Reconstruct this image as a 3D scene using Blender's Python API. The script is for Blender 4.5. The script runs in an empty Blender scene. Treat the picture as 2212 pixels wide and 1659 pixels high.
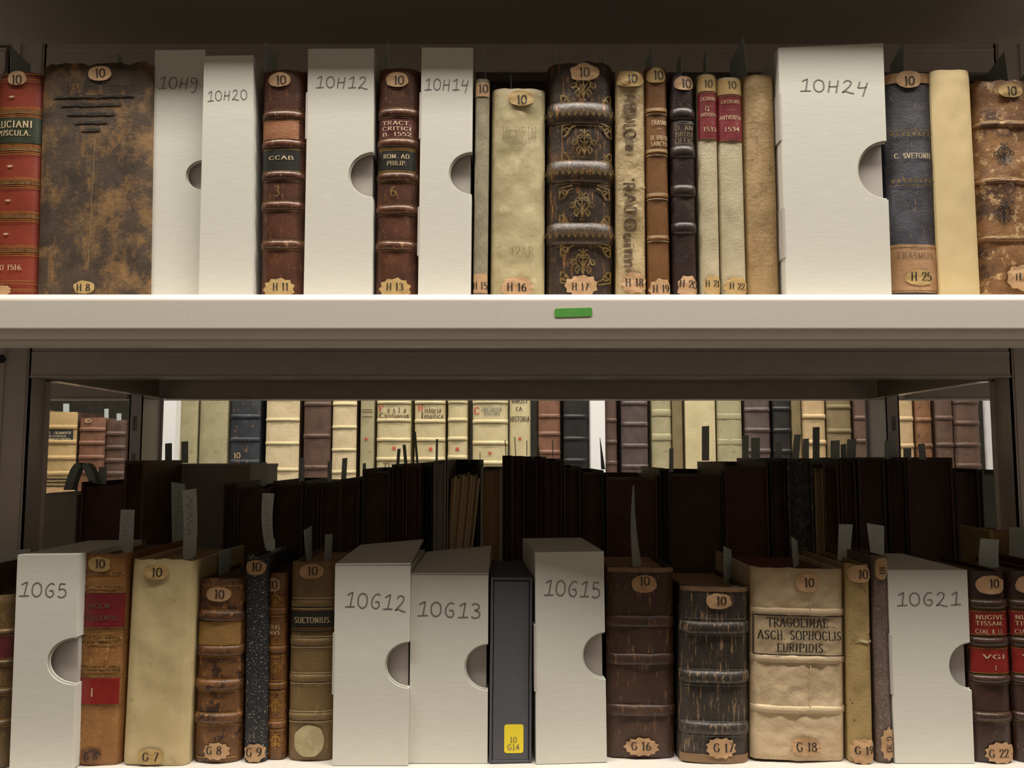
import bpy, math, random
from mathutils import noise, Vector
random.seed(7)
R = math.radians
sc = bpy.context.scene
col = sc.collection
EZ = 1.35                     # eye height above the floor
F, PIT = 1800.0, math.atan(.085)

# ---------------------------------------------------------------- camera, light, exposure
cd = bpy.data.cameras.new('camera'); cam = bpy.data.objects.new('camera', cd); col.objects.link(cam)
cam.location = (0, 0, EZ); cam.rotation_euler = (R(90) + PIT, 0, 0)
cd.sensor_width = 36; cd.lens = 36 * F / 2212; cd.clip_start = .02
sc.camera = cam
w = bpy.data.worlds.new('world'); sc.world = w; w.use_nodes = True
w.node_tree.nodes['Background'].inputs[0].default_value = (.9, .85, .75, 1)
w.node_tree.nodes['Background'].inputs[1].default_value = .05
def area(name, loc, sx, sy, power, colr, rot=(0, 0, 0)):
    l = bpy.data.lights.new(name, 'AREA'); l.shape = 'RECTANGLE'; l.size = sx; l.size_y = sy
    l.energy = power; l.color = colr
    o = bpy.data.objects.new(name, l); o.location = loc; o.rotation_euler = rot; col.objects.link(o)
area('aisle_lamp', (.25, .30, EZ + 1.42), 2.6, .14, 66, (1, .94, .85))
area('far_aisle_lamp', (0, 1.55, EZ + 1.42), 4.6, .16, 70, (1, .94, .84))
sc.view_settings.view_transform = 'Standard'; sc.view_settings.look = 'None'
sc.view_settings.exposure = 0.0; sc.view_settings.gamma = 1.0
sc.view_settings.use_curve_mapping = False

# ---------------------------------------------------------------- measuring: pixel of the photo at a real depth
def ray(x, y):
    v = (829.5 - y) / F
    dy = math.cos(PIT) - v * math.sin(PIT)
    return ((x - 1106) / F / dy, math.tan(PIT + math.atan(v)))
def at(x, y, Y):
    a, b = ray(x, y)
    return Vector((a * Y, Y, b * Y + EZ))

ZA, ZB, ZC = .1297 + EZ, -.2587 + EZ, .457 + EZ      # tops of the three shelves
ZF = -.094 + EZ                                      # top of the far shelf

# ---------------------------------------------------------------- materials
def lin(h):
    o = []
    for i in (0, 2, 4):
        c = int(h[i:i+2], 16) / 255
        o.append(c / 12.92 if c <= .04045 else ((c + .055) / 1.055) ** 2.4)
    return (*o, 1)
def newmat(name):
    m = bpy.data.materials.new(name); m.use_nodes = True
    nt = m.node_tree; return m, nt, nt.nodes['Principled BSDF']
def nz(nt, vec, scale, detail=4, rough=.6):
    n = nt.nodes.new('ShaderNodeTexNoise'); n.inputs['Scale'].default_value = scale
    n.inputs['Detail'].default_value = detail; n.inputs['Roughness'].default_value = rough
    nt.links.new(vec, n.inputs['Vector']); return n.outputs['Fac']
def ramp(nt, fac, a, b, ca, cb):
    r = nt.nodes.new('ShaderNodeValToRGB'); e = r.color_ramp.elements
    e[0].position = a; e[1].position = b; e[0].color = ca; e[1].color = cb
    nt.links.new(fac, r.inputs[0]); return r.outputs[0]
def mapping(nt, scale=(1, 1, 1)):
    tc = nt.nodes.new('ShaderNodeTexCoord'); mp = nt.nodes.new('ShaderNodeMapping')
    mp.inputs['Scale'].default_value = scale
    mp.inputs['Location'].default_value = [random.uniform(-9, 9) for _ in range(3)]
    nt.links.new(tc.outputs['Object'], mp.inputs['Vector']); return mp.outputs[0]
def mix(nt, fac, a, b):
    m = nt.nodes.new('ShaderNodeMix'); m.data_type = 'RGBA'
    for s, i in ((fac, 0), (a, 6), (b, 7)):
        if isinstance(s, (tuple, float, int)): m.inputs[i].default_value = s
        else: nt.links.new(s, m.inputs[i])
    return m.outputs[2]
W0, W1 = (0, 0, 0, 1), (1, 1, 1, 1)
def bump(nt, b, h, strength, dist=.001):
    n = nt.nodes.new('ShaderNodeBump'); n.inputs['Strength'].default_value = strength
    n.inputs['Distance'].default_value = dist
    nt.links.new(h, n.inputs['Height']); nt.links.new(n.outputs[0], b.inputs['Normal'])
def leather(name, c1, c2, worn=None, s1=35, wear=((220, 220, 220), .62, .68), patch=None, rough=.5, bs=.5,
            bscale=700, speck=None, spec=.5, c_lo=.35, c_hi=.65):
    """two tones in blotches; worn = colour showing through where a stretched noise crosses a threshold;
       patch = (colour, scale, lo, hi) large scuffed areas; speck = (colour, scale, thr)"""
    m, nt, b = newmat(name)
    base = mapping(nt)
    c = ramp(nt, nz(nt, base, s1, 6, .65), c_lo, c_hi, lin(c1), lin(c2))
    fine = nz(nt, base, 420, 3, .7)
    c = mix(nt, ramp(nt, fine, .3, .7, (.0, 0, 0, 1), (.22, .22, .22, 1)), c, lin(c1))
    if patch:
        f = ramp(nt, nz(nt, base, patch[1], 9, .72), patch[2], patch[3], W0, W1)
        c = mix(nt, f, c, lin(patch[0]))
    if worn:
        sc_, lo, hi = wear
        f = ramp(nt, nz(nt, mapping(nt, sc_), 1, 6, .75), lo, hi, W0, W1)
        c = mix(nt, f, c, lin(worn))
    if speck:
        f = ramp(nt, nz(nt, base, speck[1], 2, .5), speck[2], speck[2] + .05, W0, W1)
        c = mix(nt, f, c, lin(speck[0]))
    nt.links.new(c, b.inputs['Base Color'])
    b.inputs['Roughness'].default_value = rough
    b.inputs['Specular IOR Level'].default_value = spec
    a = nt.nodes.new('ShaderNodeMath'); a.operation = 'MULTIPLY_ADD'; a.inputs[1].default_value = .8
    nt.links.new(nz(nt, base, bscale, 4, .6), a.inputs[0]); nt.links.new(nz(nt, base, 150, 5, .65), a.inputs[2])
    bump(nt, b, a.outputs[0], bs * .7, .001)
    return m
def plain(name, c, rough=.6, metal=0, nscale=None, c2=None, bs=0, stretch=(1, 1, 1), spec=.5):
    m, nt, b = newmat(name)
    b.inputs['Roughness'].default_value = rough; b.inputs['Metallic'].default_value = metal
    b.inputs['Specular IOR Level'].default_value = spec
    if nscale:
        f = nz(nt, mapping(nt, stretch), nscale, 4, .6)
        nt.links.new(ramp(nt, f, .35, .65, lin(c), lin(c2 or c)), b.inputs['Base Color'])
        if bs: bump(nt, b, f, bs, .0008)
    else: b.inputs['Base Color'].default_value = lin(c)
    return m
M = {}
M['metal'] = plain('white_shelf_paint', 'd2cac0', .38, 0, 900, 'd8d1c8', .08)
M['frame'] = plain('grey_frame_paint', 'cbc2bb', .42, 0, 60, 'd2c9c2', .05)
M['post'] = plain('lit_rear_post_paint', 'd8d4d8', .35)  # frame paint lightened to stand in for far-aisle light on the rear posts
M['rail'] = plain('bare_steel', 'b5aea2', .22, .9)
M['farframe'] = plain('white_far_frame_paint', 'e6e4e2', .5)
M['board'] = plain('archival_board', 'cdcbc0', .75, 0, 1, 'd2d0c5', .06, (60, 60, 520))
M['boardshade'] = plain('shaded_inner_board', 'b5aea6', .85)  # board darkened for the shade inside the thumb notch; tabs share it
M['darkslot'] = plain('dark_recess', '201c1a', .7)
M['green'] = plain('green_sticker', '4f9a38', .55, 0, 300, '57a340')
M['yellow'] = plain('yellow_label', 'ecd52e', .5)
M['tan'] = leather('tan_paper_sticker', 'ae8a64', 'be9a72', None, 60, bs=.15, rough=.7)
M['pale'] = leather('aged_paper_sticker', 'a88a55', 'b79a66', None, 60, bs=.2, rough=.7)
M['ink'] = plain('black_ink', '181412', .6)
M['fade'] = plain('faded_brown_ink', '5c4830', .8)
M['fadelight'] = plain('faded_grey_ink', '8a7a5a', .8)
M['pencil'] = plain('pencil_line', '706a64', .6)
M['gold'] = plain('gold_leaf', 'c79a4e', .35, .55, 900, '9a7238')
M['dullgold'] = plain('dull_gold_tooling', '8f7440', .45, .35, 500, '5d4a2a')
M['palegold'] = plain('pale_gold_lettering', 'cbb690', .5, .2)
M['redink'] = plain('red_ink', 'b8483c', .8)
M['greyink'] = plain('grey_lettering', '6d6a68', .8)
M['slip'] = plain('blue_grey_paper', 'bcc7c4', .8, 0, 220, 'c4cecb')
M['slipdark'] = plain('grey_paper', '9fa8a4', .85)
for k_ in ('slip', 'slipdark'):          # thin paper lets light through
    nt_ = M[k_].node_tree; b_ = nt_.nodes['Principled BSDF']; t_ = nt_.nodes.new('ShaderNodeBsdfTranslucent'); x_ = nt_.nodes.new('ShaderNodeMixShader')
    t_.inputs[0].default_value = lin('b4c4be'); x_.inputs[0].default_value = .15
    nt_.links.new(b_.outputs[0], x_.inputs[1]); nt_.links.new(t_.outputs[0], x_.inputs[2]); nt_.links.new(x_.outputs[0], nt_.nodes['Material Output'].inputs[0])
M['cloth'] = plain('dark_grey_cloth', '4b4b4f', .8, 0, 1500, '55555a', .3)
M['pages'] = plain('aged_page_edges', '8a6d4c', .9, 0, 1, 'a58560', .5, (1500, 20, 20))
M['pagesdark'] = plain('brown_page_edges', '4f3a28', .9, 0, 1, '66503a', .5, (1500, 20, 20))
M['pagespale'] = plain('cream_page_edges', 'b5a27c', .9, 0, 1, 'c9b791', .5, (1500, 20, 20))
M['redpages'] = plain('red_stained_page_edges', '5e332a', .85, 0, 1, '6e4034', .4, (1500, 20, 20))

# ---------------------------------------------------------------- meshes
class MB:
    def __init__(s): s.v = []; s.f = []
    def add(s, vs, fs):
        n = len(s.v); s.v += [tuple(p) for p in vs]; s.f += [tuple(i + n for i in f) for f in fs]; return s
    def box(s, x0, x1, y0, y1, z0, z1):
        return s.add([(x0, y0, z0), (x1, y0, z0), (x1, y1, z0), (x0, y1, z0), (x0, y0, z1), (x1, y0, z1), (x1, y1, z1), (x0, y1, z1)],
                     [(0, 3, 2, 1), (4, 5, 6, 7), (0, 1, 5, 4), (1, 2, 6, 5), (2, 3, 7, 6), (3, 0, 4, 7)])
    def grid(s, rows, closed=False):
        """rows: list of equal-length vertex lists"""
        n = len(s.v); L = len(rows[0])
        for r in rows: s.v += [tuple(p) for p in r]
        for i in range(len(rows) - 1):
            for j in range(L if closed else L - 1):
                k = (j + 1) % L
                s.f.append((n + i * L + j, n + i * L + k, n + (i + 1) * L + k, n + (i + 1) * L + j))
        return s
    def prism_x(s, prof, x0, x1):
        """closed (y, z) outline extruded along x"""
        n = len(prof)
        vs = [(x0, *p) for p in prof] + [(x1, *p) for p in prof]
        fs = [(i, (i + 1) % n, n + (i + 1) % n, n + i) for i in range(n)] + [tuple(range(n))[::-1], tuple(range(n, 2 * n))]
        return s.add(vs, fs)
    def tube(s, cx, cy, cz, r, l, n=14):
        """short cylinder facing -y"""
        a = [(cx + r * math.cos(i * 2 * math.pi / n), cy, cz + r * math.sin(i * 2 * math.pi / n)) for i in range(n)]
        return s.add(a + [(x, cy + l, z) for x, _, z in a], [tuple(range(n))] + [(i, n + i, n + (i + 1) % n, (i + 1) % n) for i in range(n)])
    def build(s, name, mat, parent=None, smooth=None, bevel=0):
        me = bpy.data.meshes.new(name); me.from_pydata(s.v, [], s.f); me.materials.append(mat)
        me.validate()
        if smooth:
            me.shade_smooth(); me.set_sharp_from_angle(angle=R(smooth))
        o = bpy.data.objects.new(name, me); col.objects.link(o)
        if bevel:
            b = o.modifiers.new('bevel', 'BEVEL'); b.width = bevel; b.segments = 2; b.limit_method = 'ANGLE'
        if parent: o.parent = parent
        return o
def tag(o, label=None, cat=None, group=None, kind=None):
    for k, v in (('label', label), ('category', cat), ('group', group), ('kind', kind)):
        if v: o[k] = v
    return o
def thing(name, loc, rot=(0, 0, 0), label=None, cat=None, group=None):
    o = bpy.data.objects.new(name, None); col.objects.link(o); o.empty_display_size = .03
    o.location = loc; o.rotation_euler = rot
    return tag(o, label, cat, group)

# ---------------------------------------------------------------- room
rm = plain('room_plaster', '746e68', .9, 0, 12, '6a645e')
rw_ = plain('dim_brown_book_backs', '766c62', .9, 0, 14, '6a6056')
rf = plain('room_floor_vinyl', '5f5952', .6, 0, 20, '554f4a')
rc = leather('dark_concrete', '3c382f', '4a463c', None, 40, rough=.95, bs=.8, bscale=200)
tag(MB().box(-3, 3, -.9, 3.4, -.1, 0).build('floor', rf), kind='structure')
tag(MB().box(-3, 3, -.9, 3.4, 2.85, 2.95).build('ceiling', rm), kind='structure')
tag(MB().box(-3, 3, 3.3, 3.4, 0, 2.85).build('wall_back', rc), kind='structure')
tag(MB().box(-3, 3, -.9, -.8, 0, 2.85).build('wall_front', rw_), kind='structure')
tag(MB().box(-3.1, -3, -.9, 3.4, 0, 2.85).build('wall_left', rm), kind='structure')
tag(MB().box(3, 3.1, -.9, 3.4, 0, 2.85).build('wall_right', rm), kind='structure')

# ---------------------------------------------------------------- shelving
def tray_profile(y0, y1, s):
    front = [(y0 + .016, s), (y0 + .006, s - .0004), (y0 + .002, s - .0022), (y0, s - .006), (y0, s - .0068), (y0, s - .028), (y0, s - .029),
             (y0 + .0012, s - .0318), (y0 + .005, s - .0352), (y0 + .0085, s - .0372), (y0 + .008, s - .0382),
             (y0 + .010, s - .0415), (y0 + .026, s - .0415), (y0 + .026, s - .018)]
    back = [(y1 - (y - y0), z) for y, z in front][::-1]
    return front + back
XL, XR = -.4990, .5165             # inner faces of the uprights
PITCH_X = XR - XL + .044
unit = thing('shelving_unit', (0, 0, 0), label='light grey steel shelving unit in front, holding the numbered books and boxes on two shelves', cat='shelving')
YF, YB, Y0, Y1 = .86, 1.175, .66, 1.37
xa, xb = -1.5, 1.5
trayA = MB().prism_x(tray_profile(Y0, Y1, ZA), xa, xb).build('shelf_tray', M['metal'], unit, smooth=40)
trayB = MB().prism_x(tray_profile(Y0, Y1, ZB), xa, xb).build('shelf_tray', M['metal'], unit, smooth=40)
trayC = MB().prism_x(tray_profile(Y0, Y1, ZC), xa, xb).build('shelf_tray', M['metal'], unit, smooth=40)
# green marker on the lip
p0, p1 = at(1198, 686, Y0), at(1279, 664, Y0)
g = MB(); gv = []
cxm, czm = (p0.x + p1.x) / 2, (p0.z + p1.z) / 2; hw, hh, cr = (p1.x - p0.x) / 2, (p1.z - p0.z) / 2 * .86, .0016
for qx, qz, a0 in ((1, 1, 0), (-1, 1, 90), (-1, -1, 180), (1, -1, 270)):
    for k in range(5):
        a = R(a0 + k * 22.5)
        X_, Z_ = qx * (hw - cr) + cr * math.cos(a), qz * (hh - cr) + cr * math.sin(a)
        gv.append((cxm + X_, Y0 - .0004, czm + Z_ + X_ * .028))
n = len(gv)
g.add(gv + [(x, Y0 + .0001, z) for x, _, z in gv], [tuple(range(n))[::-1]] + [(i, (i + 1) % n, n + (i + 1) % n, n + i) for i in range(n)])
g.build('marker_sticker', M['green'], trayA)['label'] = 'green rounded rectangular sticker'
# cross beams under each tray
def beam(y, zt, zb, sgn):
    t = .012
    pr = [(y, zt), (y + sgn * .001, zt - .004), (y - sgn * .0012, zt - .0055), (y, zt - .008), (y, zb + .0035), (y - sgn * .002, zb + .0015),
          (y - sgn * .002, zb), (y + sgn * .020, zb), (y + sgn * .020, zb + .0015), (y + sgn * t, zb + .0015), (y + sgn * t, zt)]
    return pr
for base in (ZA, ZB, ZC):
    u = base - .018
    MB().prism_x(beam(YF, u, base - .0500, 1), XL, XR).build('cross_beam', M['frame'], unit)
    MB().prism_x(beam(YB, u - .004, base - .0512, 1), XL - .02, XR + .010).build('cross_beam', M['frame'], unit)
    for sx in (-1, 1):       # the bays beside it
        x0, x1 = (XR + .044, xb) if sx > 0 else (xa, XL - .044)
        for yy in (YF, YB): MB().prism_x(beam(yy, u - .004, base - .0512, 1), x0, x1).build('cross_beam', M['frame'], unit)
        xi = XR if sx > 0 else XL
        r = MB()
        r.box(min(xi, xi - sx * .0012), max(xi, xi - sx * .0012), YF + .03, YB - .002, base - .050, base - .024)
        r.box(min(xi, xi - sx * .013), max(xi, xi - sx * .013), YF + .03, YB - .002, base - .0512, base - .050)
        r.build('side_rail', M['rail'], unit)
def upright(xi, sx, y, sy, mat, slots=True, W=.040, dp=.032):
    """slotted channel post; xi inner face, sx direction away from the bay, sy direction of its web"""
    z0, z1 = 0.0, EZ + 1.2
    s0, s1 = (.013, .0205) if W > .03 else (.007, .013)
    m = MB()
    X = lambda t: xi + sx * t
    def fl(a, b, y0, y1, za, zb):
        m.box(min(X(a), X(b)), max(X(a), X(b)), min(y0, y1), max(y0, y1), za, zb)
    # front face built around its slots
    fl(0, s0, y, y + sy * .002, z0, z1)
    fl(s1, W, y, y + sy * .002, z0, z1)
    z = z0
    if not slots: fl(s0, s1, y, y + sy * .002, z0, z1)
    while z < z1 and slots:
        zz = min(z + .032, z1); fl(s0, s1, y, y + sy * .002, z, zz); z += .052
    for a in ((.004, .027) if W > .03 else (.001,)): fl(a, a + .003, y - sy * .0015, y, z0, z1)       # pressed ridges
    fl(0, .002, y, y + sy * dp, z0, z1); fl(W - .002, W, y, y + sy * dp, z0, z1)
    fl(-.004, .002, y + sy * (dp - .002), y + sy * dp, z0, z1); fl(W * .7, W - .002, y + sy * (dp - .002), y + sy * dp, z0, z1)
    return m.build('upright', mat, unit)
for xi, sx in ((XL, -1), (XR, 1)):
    upright(xi, sx, YF, 1, M['frame'], False); upright(-.5216 if sx < 0 else .528, sx, YB, 1, M['post'], True, .0185, .062)
for xx, yy, Y in ((0, 775, YF), (305, 832, YB), (1925, 832, YB)):
    p = at(xx, yy, Y - .004); b = MB(); b.tube(p.x, Y - .005, p.z, .0046, .004, 6); b.build('bolt', M['darkslot'], unit)

# far unit across the next aisle
YN = 1.985
far = thing('shelving_unit', (0, 0, 0), label='white steel shelving unit across the far aisle, seen through the gap', cat='shelving')
MB().prism_x(tray_profile(YN, YN + .45, ZF), -2.6, 2.6).build('shelf_tray', M['farframe'], far, smooth=40)
MB().prism_x(tray_profile(YN, YN + .45, ZF + .70), -2.6, 2.6).build('shelf_tray', M['farframe'], far, smooth=40)
for xc, w_ in ((368, 34), (1290, 31), (2157, 38), (2950, 34), (-420, 34)):
    a, b_ = at(xc - w_ / 2, 930, YN + .005), at(xc + w_ / 2, 930, YN + .005)
    m = MB(); x0, x1 = a.x, b_.x
    m.box(x0, x1, YN - .012, YN - .010, 0, 2.6); m.box(x0, x0 + .002, YN - .010, YN + .03, 0, 2.6); m.box(x1 - .002, x1, YN - .010, YN + .03, 0, 2.6)
    if xc == 2157: m.box(x1 + .006, x1 + .024, YN + .02, YN + .022, 0, 2.6)
    m.build('upright', M['farframe'], far)

# ---------------------------------------------------------------- stroke lettering
G = {
'0': ('.62', '~.31,1 .08,.82 .03,.5 .08,.18 .31,0 .54,.18 .59,.5 .54,.82 .31,1'),
'1': ('.42', '.22,0 .22,1;.22,1 .06,.86;.06,0 .38,0'),
'2': ('.58', '~.06,.75 .14,.95 .32,1 .50,.9 .50,.68 .30,.35 .05,.02;.05,.02 .56,.02 .57,.12'),
'3': ('.56', '~.06,.88 .26,1 .46,.88 .44,.64 .22,.54;~.22,.54 .50,.42 .50,.14 .26,0 .05,.1'),
'4': ('.60', '.42,0 .42,1 .04,.3 .58,.3'),
'5': ('.56', '.48,1 .14,1 .11,.55;~.11,.55 .32,.62 .51,.46 .50,.14 .26,0 .05,.1'),
'6': ('.58', '~.48,.95 .22,.82 .07,.45 .12,.1 .31,0 .51,.12 .51,.42 .31,.54 .12,.42'),
'7': ('.54', '.05,.98 .52,.98 .20,0'),
'8': ('.58', '~.29,1 .10,.88 .14,.64 .29,.53 .50,.38 .50,.12 .29,0 .08,.12 .08,.38 .29,.53 .44,.64 .48,.88 .29,1'),
'9': ('.58', '~.10,.05 .34,.15 .51,.52 .46,.9 .27,1 .07,.88 .07,.6 .27,.47 .48,.6'),
'A': ('.72', '.06,0 .36,1 .66,0;.17,.35 .55,.35'), 'B': ('.64', '.12,0 .12,1;~.12,1 .48,.96 .48,.6 .12,.54;~.12,.54 .58,.48 .56,.04 .12,0'),
'C': ('.68', '~.60,.80 .44,.98 .18,.9 .05,.5 .18,.1 .44,.02 .62,.2'), 'D': ('.72', '.12,0 .12,1;~.12,1 .50,.95 .66,.5 .50,.05 .12,0'),
'E': ('.60', '.12,0 .12,1;.12,1 .54,1 .54,.86;.12,.52 .42,.52;.12,0 .56,0 .56,.16'),
'F': ('.56', '.12,0 .12,1;.12,1 .54,1 .54,.84;.12,.52 .42,.52'),
'G': ('.72', '~.62,.82 .44,.98 .18,.9 .05,.5 .18,.1 .42,.02 .60,.12;.60,.08 .60,.42;.44,.42 .70,.42'),
'H': ('.74', '.12,0 .12,1;.60,0 .60,1;.12,.52 .60,.52'), 'I': ('.30', '.15,0 .15,1'), 'J': ('.40', '~.30,1 .30,.2 .15,0 .02,.08'),
'L': ('.56', '.12,0 .12,1;.12,0 .52,0 .54,.16'), 'M': ('.86', '.12,0 .12,1 .43,.1 .74,1 .74,0'), 'N': ('.74', '.12,0 .12,1 .62,0 .62,1'),
'O': ('.74', '~.37,1 .12,.86 .05,.5 .12,.14 .37,0 .62,.14 .69,.5 .62,.86 .37,1'), 'P': ('.60', '.12,0 .12,1;~.12,1 .52,.94 .52,.56 .12,.48'),
'Q': ('.74', '~.37,1 .12,.86 .05,.5 .12,.14 .37,0 .62,.14 .69,.5 .62,.86 .37,1;.4,.15 .7,-.15'),
'R': ('.68', '.12,0 .12,1;~.12,1 .50,.94 .50,.58 .12,.5;.28,.5 .64,0'), 'S': ('.54', '~.46,.84 .28,1 .08,.84 .14,.6 .40,.42 .46,.16 .26,0 .05,.16'),
'T': ('.62', '.31,0 .31,1;.04,.84 .04,1 .58,1 .58,.84'), 'U': ('.70', '.10,1 .10,.3;~.10,.3 .18,.04 .36,0 .54,.06 .60,.3;.60,.3 .60,1'),
'V': ('.68', '.05,1 .35,0 .64,1'), 'X': ('.66', '.05,1 .6,0;.6,1 .05,0'), 'Y': ('.62', '.04,1 .31,.5 .58,1;.31,.5 .31,0'),
'&': ('.7', '~.62,.3 .4,0 .1,.1 .12,.4 .42,.7 .38,.98 .2,.95 .2,.7 .64,0'), '.': ('.24', '.1,.0 .1,.09'), ',': ('.2', '.1,.08 .05,-.1'),
'-': ('.5', '.05,.4 .45,.4'), "'": ('.2', '.1,1 .08,.8'), ' ': ('.38', ''),
'a': ('.46', '~.10,.55 .26,.64 .36,.5 .36,.02;~.36,.34 .12,.32 .06,.12 .18,0 .36,.12'), 'c': ('.44', '~.38,.52 .22,.64 .06,.42 .08,.12 .24,0 .40,.1'),
'e': ('.46', '~.06,.34 .38,.36 .34,.58 .20,.64 .06,.42 .08,.12 .24,0 .40,.1'), 'h': ('.50', '.10,0 .10,1;~.10,.45 .28,.64 .40,.5 .40,.0'),
'i': ('.22', '.11,0 .11,.62;.11,.8 .11,.9'), 'l': ('.22', '.11,0 .11,1'), 'm': ('.72', '.08,0 .08,.62;~.08,.45 .24,.64 .34,.5 .34,0;~.34,.45 .50,.64 .62,.5 .62,0'),
'n': ('.50', '.10,0 .10,.62;~.10,.45 .28,.64 .40,.5 .40,0'), 'o': ('.48', '~.24,.64 .06,.5 .06,.14 .24,0 .42,.14 .42,.5 .24,.64'),
'r': ('.38', '.10,0 .10,.62;~.10,.42 .22,.6 .36,.58'), 's': ('.38', '~.34,.54 .20,.64 .06,.52 .14,.36 .30,.26 .32,.1 .18,0 .04,.1'),
't': ('.34', '~.14,.92 .14,.1 .22,0 .32,.06;.02,.62 .30,.62'), 'u': ('.50', '~.08,.62 .08,.14 .2,0 .38,.16;.38,.62 .38,0'), 'q': ('.5', '~.4,.6 .1,.6 .1,.1 .4,.1;.4,.62 .4,-.3'),
}
PEN = {'1': ('.60', '~.12,.80 .26,.92 .44,1.02;.44,1.02 .33,.05;.02,.0 .62,.05'), '4': ('.66', '.18,.95 .06,.42 .56,.48;.60,.9 .34,-.25'),
       'G': ('.62', '~.58,.92 .34,.98 .10,.6 .14,.15 .40,.0 .56,.22 .50,.45;.28,.45 .52,.47'), 'H': ('.66', '.16,.95 .06,0;.60,.98 .50,-.05;.10,.46 .56,.5'),
       '9': ('.56', '~.50,.85 .30,1 .10,.85 .14,.58 .36,.55 .52,.85 .50,.3 .34,-.2 .10,-.22'), '2': ('.68', '~.10,.80 .26,1 .50,.92 .46,.6 .22,.25 .02,.0;~.02,.0 .25,.08 .45,-.02 .68,-.06')}
def smoothpts(p):
    out = []
    for i in range(len(p) - 1):
        a = p[max(i - 1, 0)]; b = p[i]; c = p[i + 1]; d = p[min(i + 2, len(p) - 1)]
        if i == 0 and p[0] == p[-1]: a = p[-2]
        if i == len(p) - 2 and p[0] == p[-1]: d = p[1]
        for k in range(4):
            t = k / 4
            out.append(tuple(.5 * (2 * b[j] + (c[j] - a[j]) * t + (2 * a[j] - 5 * b[j] + 4 * c[j] - d[j]) * t * t + (3 * b[j] - a[j] - 3 * c[j] + d[j]) * t ** 3) for j in (0, 1)))
    out.append(p[-1]); return out
def glyph(ch, style):
    d = PEN.get(ch) if style == 'pencil' and ch in PEN else G.get(ch, G['-'])
    st = []
    for s in d[1].split(';'):
        if not s: continue
        sm = s[0] == '~'; s = s.lstrip('~')
        p = [tuple(map(float, q.split(','))) for q in s.split()]
        st.append((smoothpts(p) if sm else p, sm))
    return float(d[0]), st
def ribbons(strokes, thick, fn, mb, nib=None):
    """strokes: point lists in letter units; fn maps to 3-D; nib(dx, dy) -> width factor"""
    for p in strokes:
        q = []
        for a, b in zip(p, p[1:]):
            L = math.dist(a, b); k = max(1, int(L / .3))
            for i in range(k): q.append((a[0] + (b[0] - a[0]) * i / k, a[1] + (b[1] - a[1]) * i / k))
        q.append(p[-1])
        Lr, Rr = [], []
        for i, c in enumerate(q):
            a, b = q[max(i - 1, 0)], q[min(i + 1, len(q) - 1)]
            dx, dy = b[0] - a[0], b[1] - a[1]; L = math.hypot(dx, dy) or 1
            dx, dy = dx / L, dy / L; h = thick / 2 * (nib(dx, dy) if nib else 1)
            Lr.append(fn(c[0] - dy * h, c[1] + dx * h)); Rr.append(fn(c[0] + dy * h, c[1] - dx * h))
        mb.grid([Rr, Lr])
def textstrokes(s, style, gap=.14):
    out = []; x = 0; serifs = []
    for ch in s:
        wd, st = glyph(ch, style)
        for p, sm in st:
            j = random.uniform(-.02, .02) if style == 'pencil' else 0
            pp = [(x + a + j * b, b + j) for a, b in p]
            if sm: out.append(pp)
            else: out += [[a, b] for a, b in zip(pp, pp[1:])]
            if style == 'roman' and not sm and ch.isupper():
                for e, o in ((0, 1), (-1, -2)):
                    if abs(p[e][0] - p[o][0]) < .35 and (p[e][1] < .03 or p[e][1] > .97):
                        serifs.append([(x + p[e][0] - .11, p[e][1]), (x + p[e][0] + .11, p[e][1])])
        x += wd + gap
    return out, serifs, x - gap
def text(b, s, cx, cy, h, mat, style='roman', rot=0, sx=1.0, thick=None, gap=.14, parent=None, wpx=None, off=.0007, name='lettering'):
    """lettering laid on the front of b (its px() and surf() give the surface)"""
    st, se, width = textstrokes(s, style, gap)
    c = b.px(cx, cy); t = b.px(cx, cy - 10); u = b.px(cx + 10, cy)
    mx, mz = (u[0] - c[0]) / 10, (t[1] - c[1]) / 10
    if wpx: sx = wpx / (width * h)
    cr, sr = math.cos(R(rot)), math.sin(R(rot))
    def fn(x, y):
        X = (x - width / 2) * h * sx; Z = (y - .5) * h
        X, Z = X * cr - Z * sr, X * sr + Z * cr
        return b.surf(c[0] + X * mx, c[1] + Z * mz, off)
    th = thick or {'roman': .17, 'pencil': .075, 'sans': .13, 'black': .24}[style]
    mb = MB()
    nib = (lambda dx, dy: .35 + .65 * abs(dy)) if style == 'roman' else None
    ribbons(st, th, fn, mb, nib); ribbons(se, .055, fn, mb)
    return mb.build(name, mat, parent or b.o)

# ---------------------------------------------------------------- books
class Face:
    """a flat or rounded front at a real depth with a frame of its own"""
    def frame(s, xlb, xrb, yb, xlt, xrt, yt, Y, zb, lean=None):
        A, B = at(xlb, yb, Y), at(xrb, yb, Y); C, D = at(xlt, yt, Y), at(xrt, yt, Y)
        cb, ct = (A + B) / 2, (C + D) / 2
        k = (ct.x - cb.x) / (ct.z - cb.z)
        s.a = math.atan(k); s.Y = Y; s.zb = zb + .0004 + abs(math.sin(s.a)) * (B.x - A.x) / 2
        s.x0 = cb.x + k * (zb - cb.z)
        s.w = ((B.x - A.x) + (D.x - C.x)) / 2 * math.cos(s.a); s.H = (ct.z - s.zb) / math.cos(s.a)
        s.wb, s.wt = (B.x - A.x), (D.x - C.x)
    def px(s, x, y):
        p = at(x, y, s.Y); dx, dz = p.x - s.x0, p.z - s.zb
        c, n = math.cos(s.a), math.sin(s.a)
        return (dx * c - dz * n, dx * n + dz * c)
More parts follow.
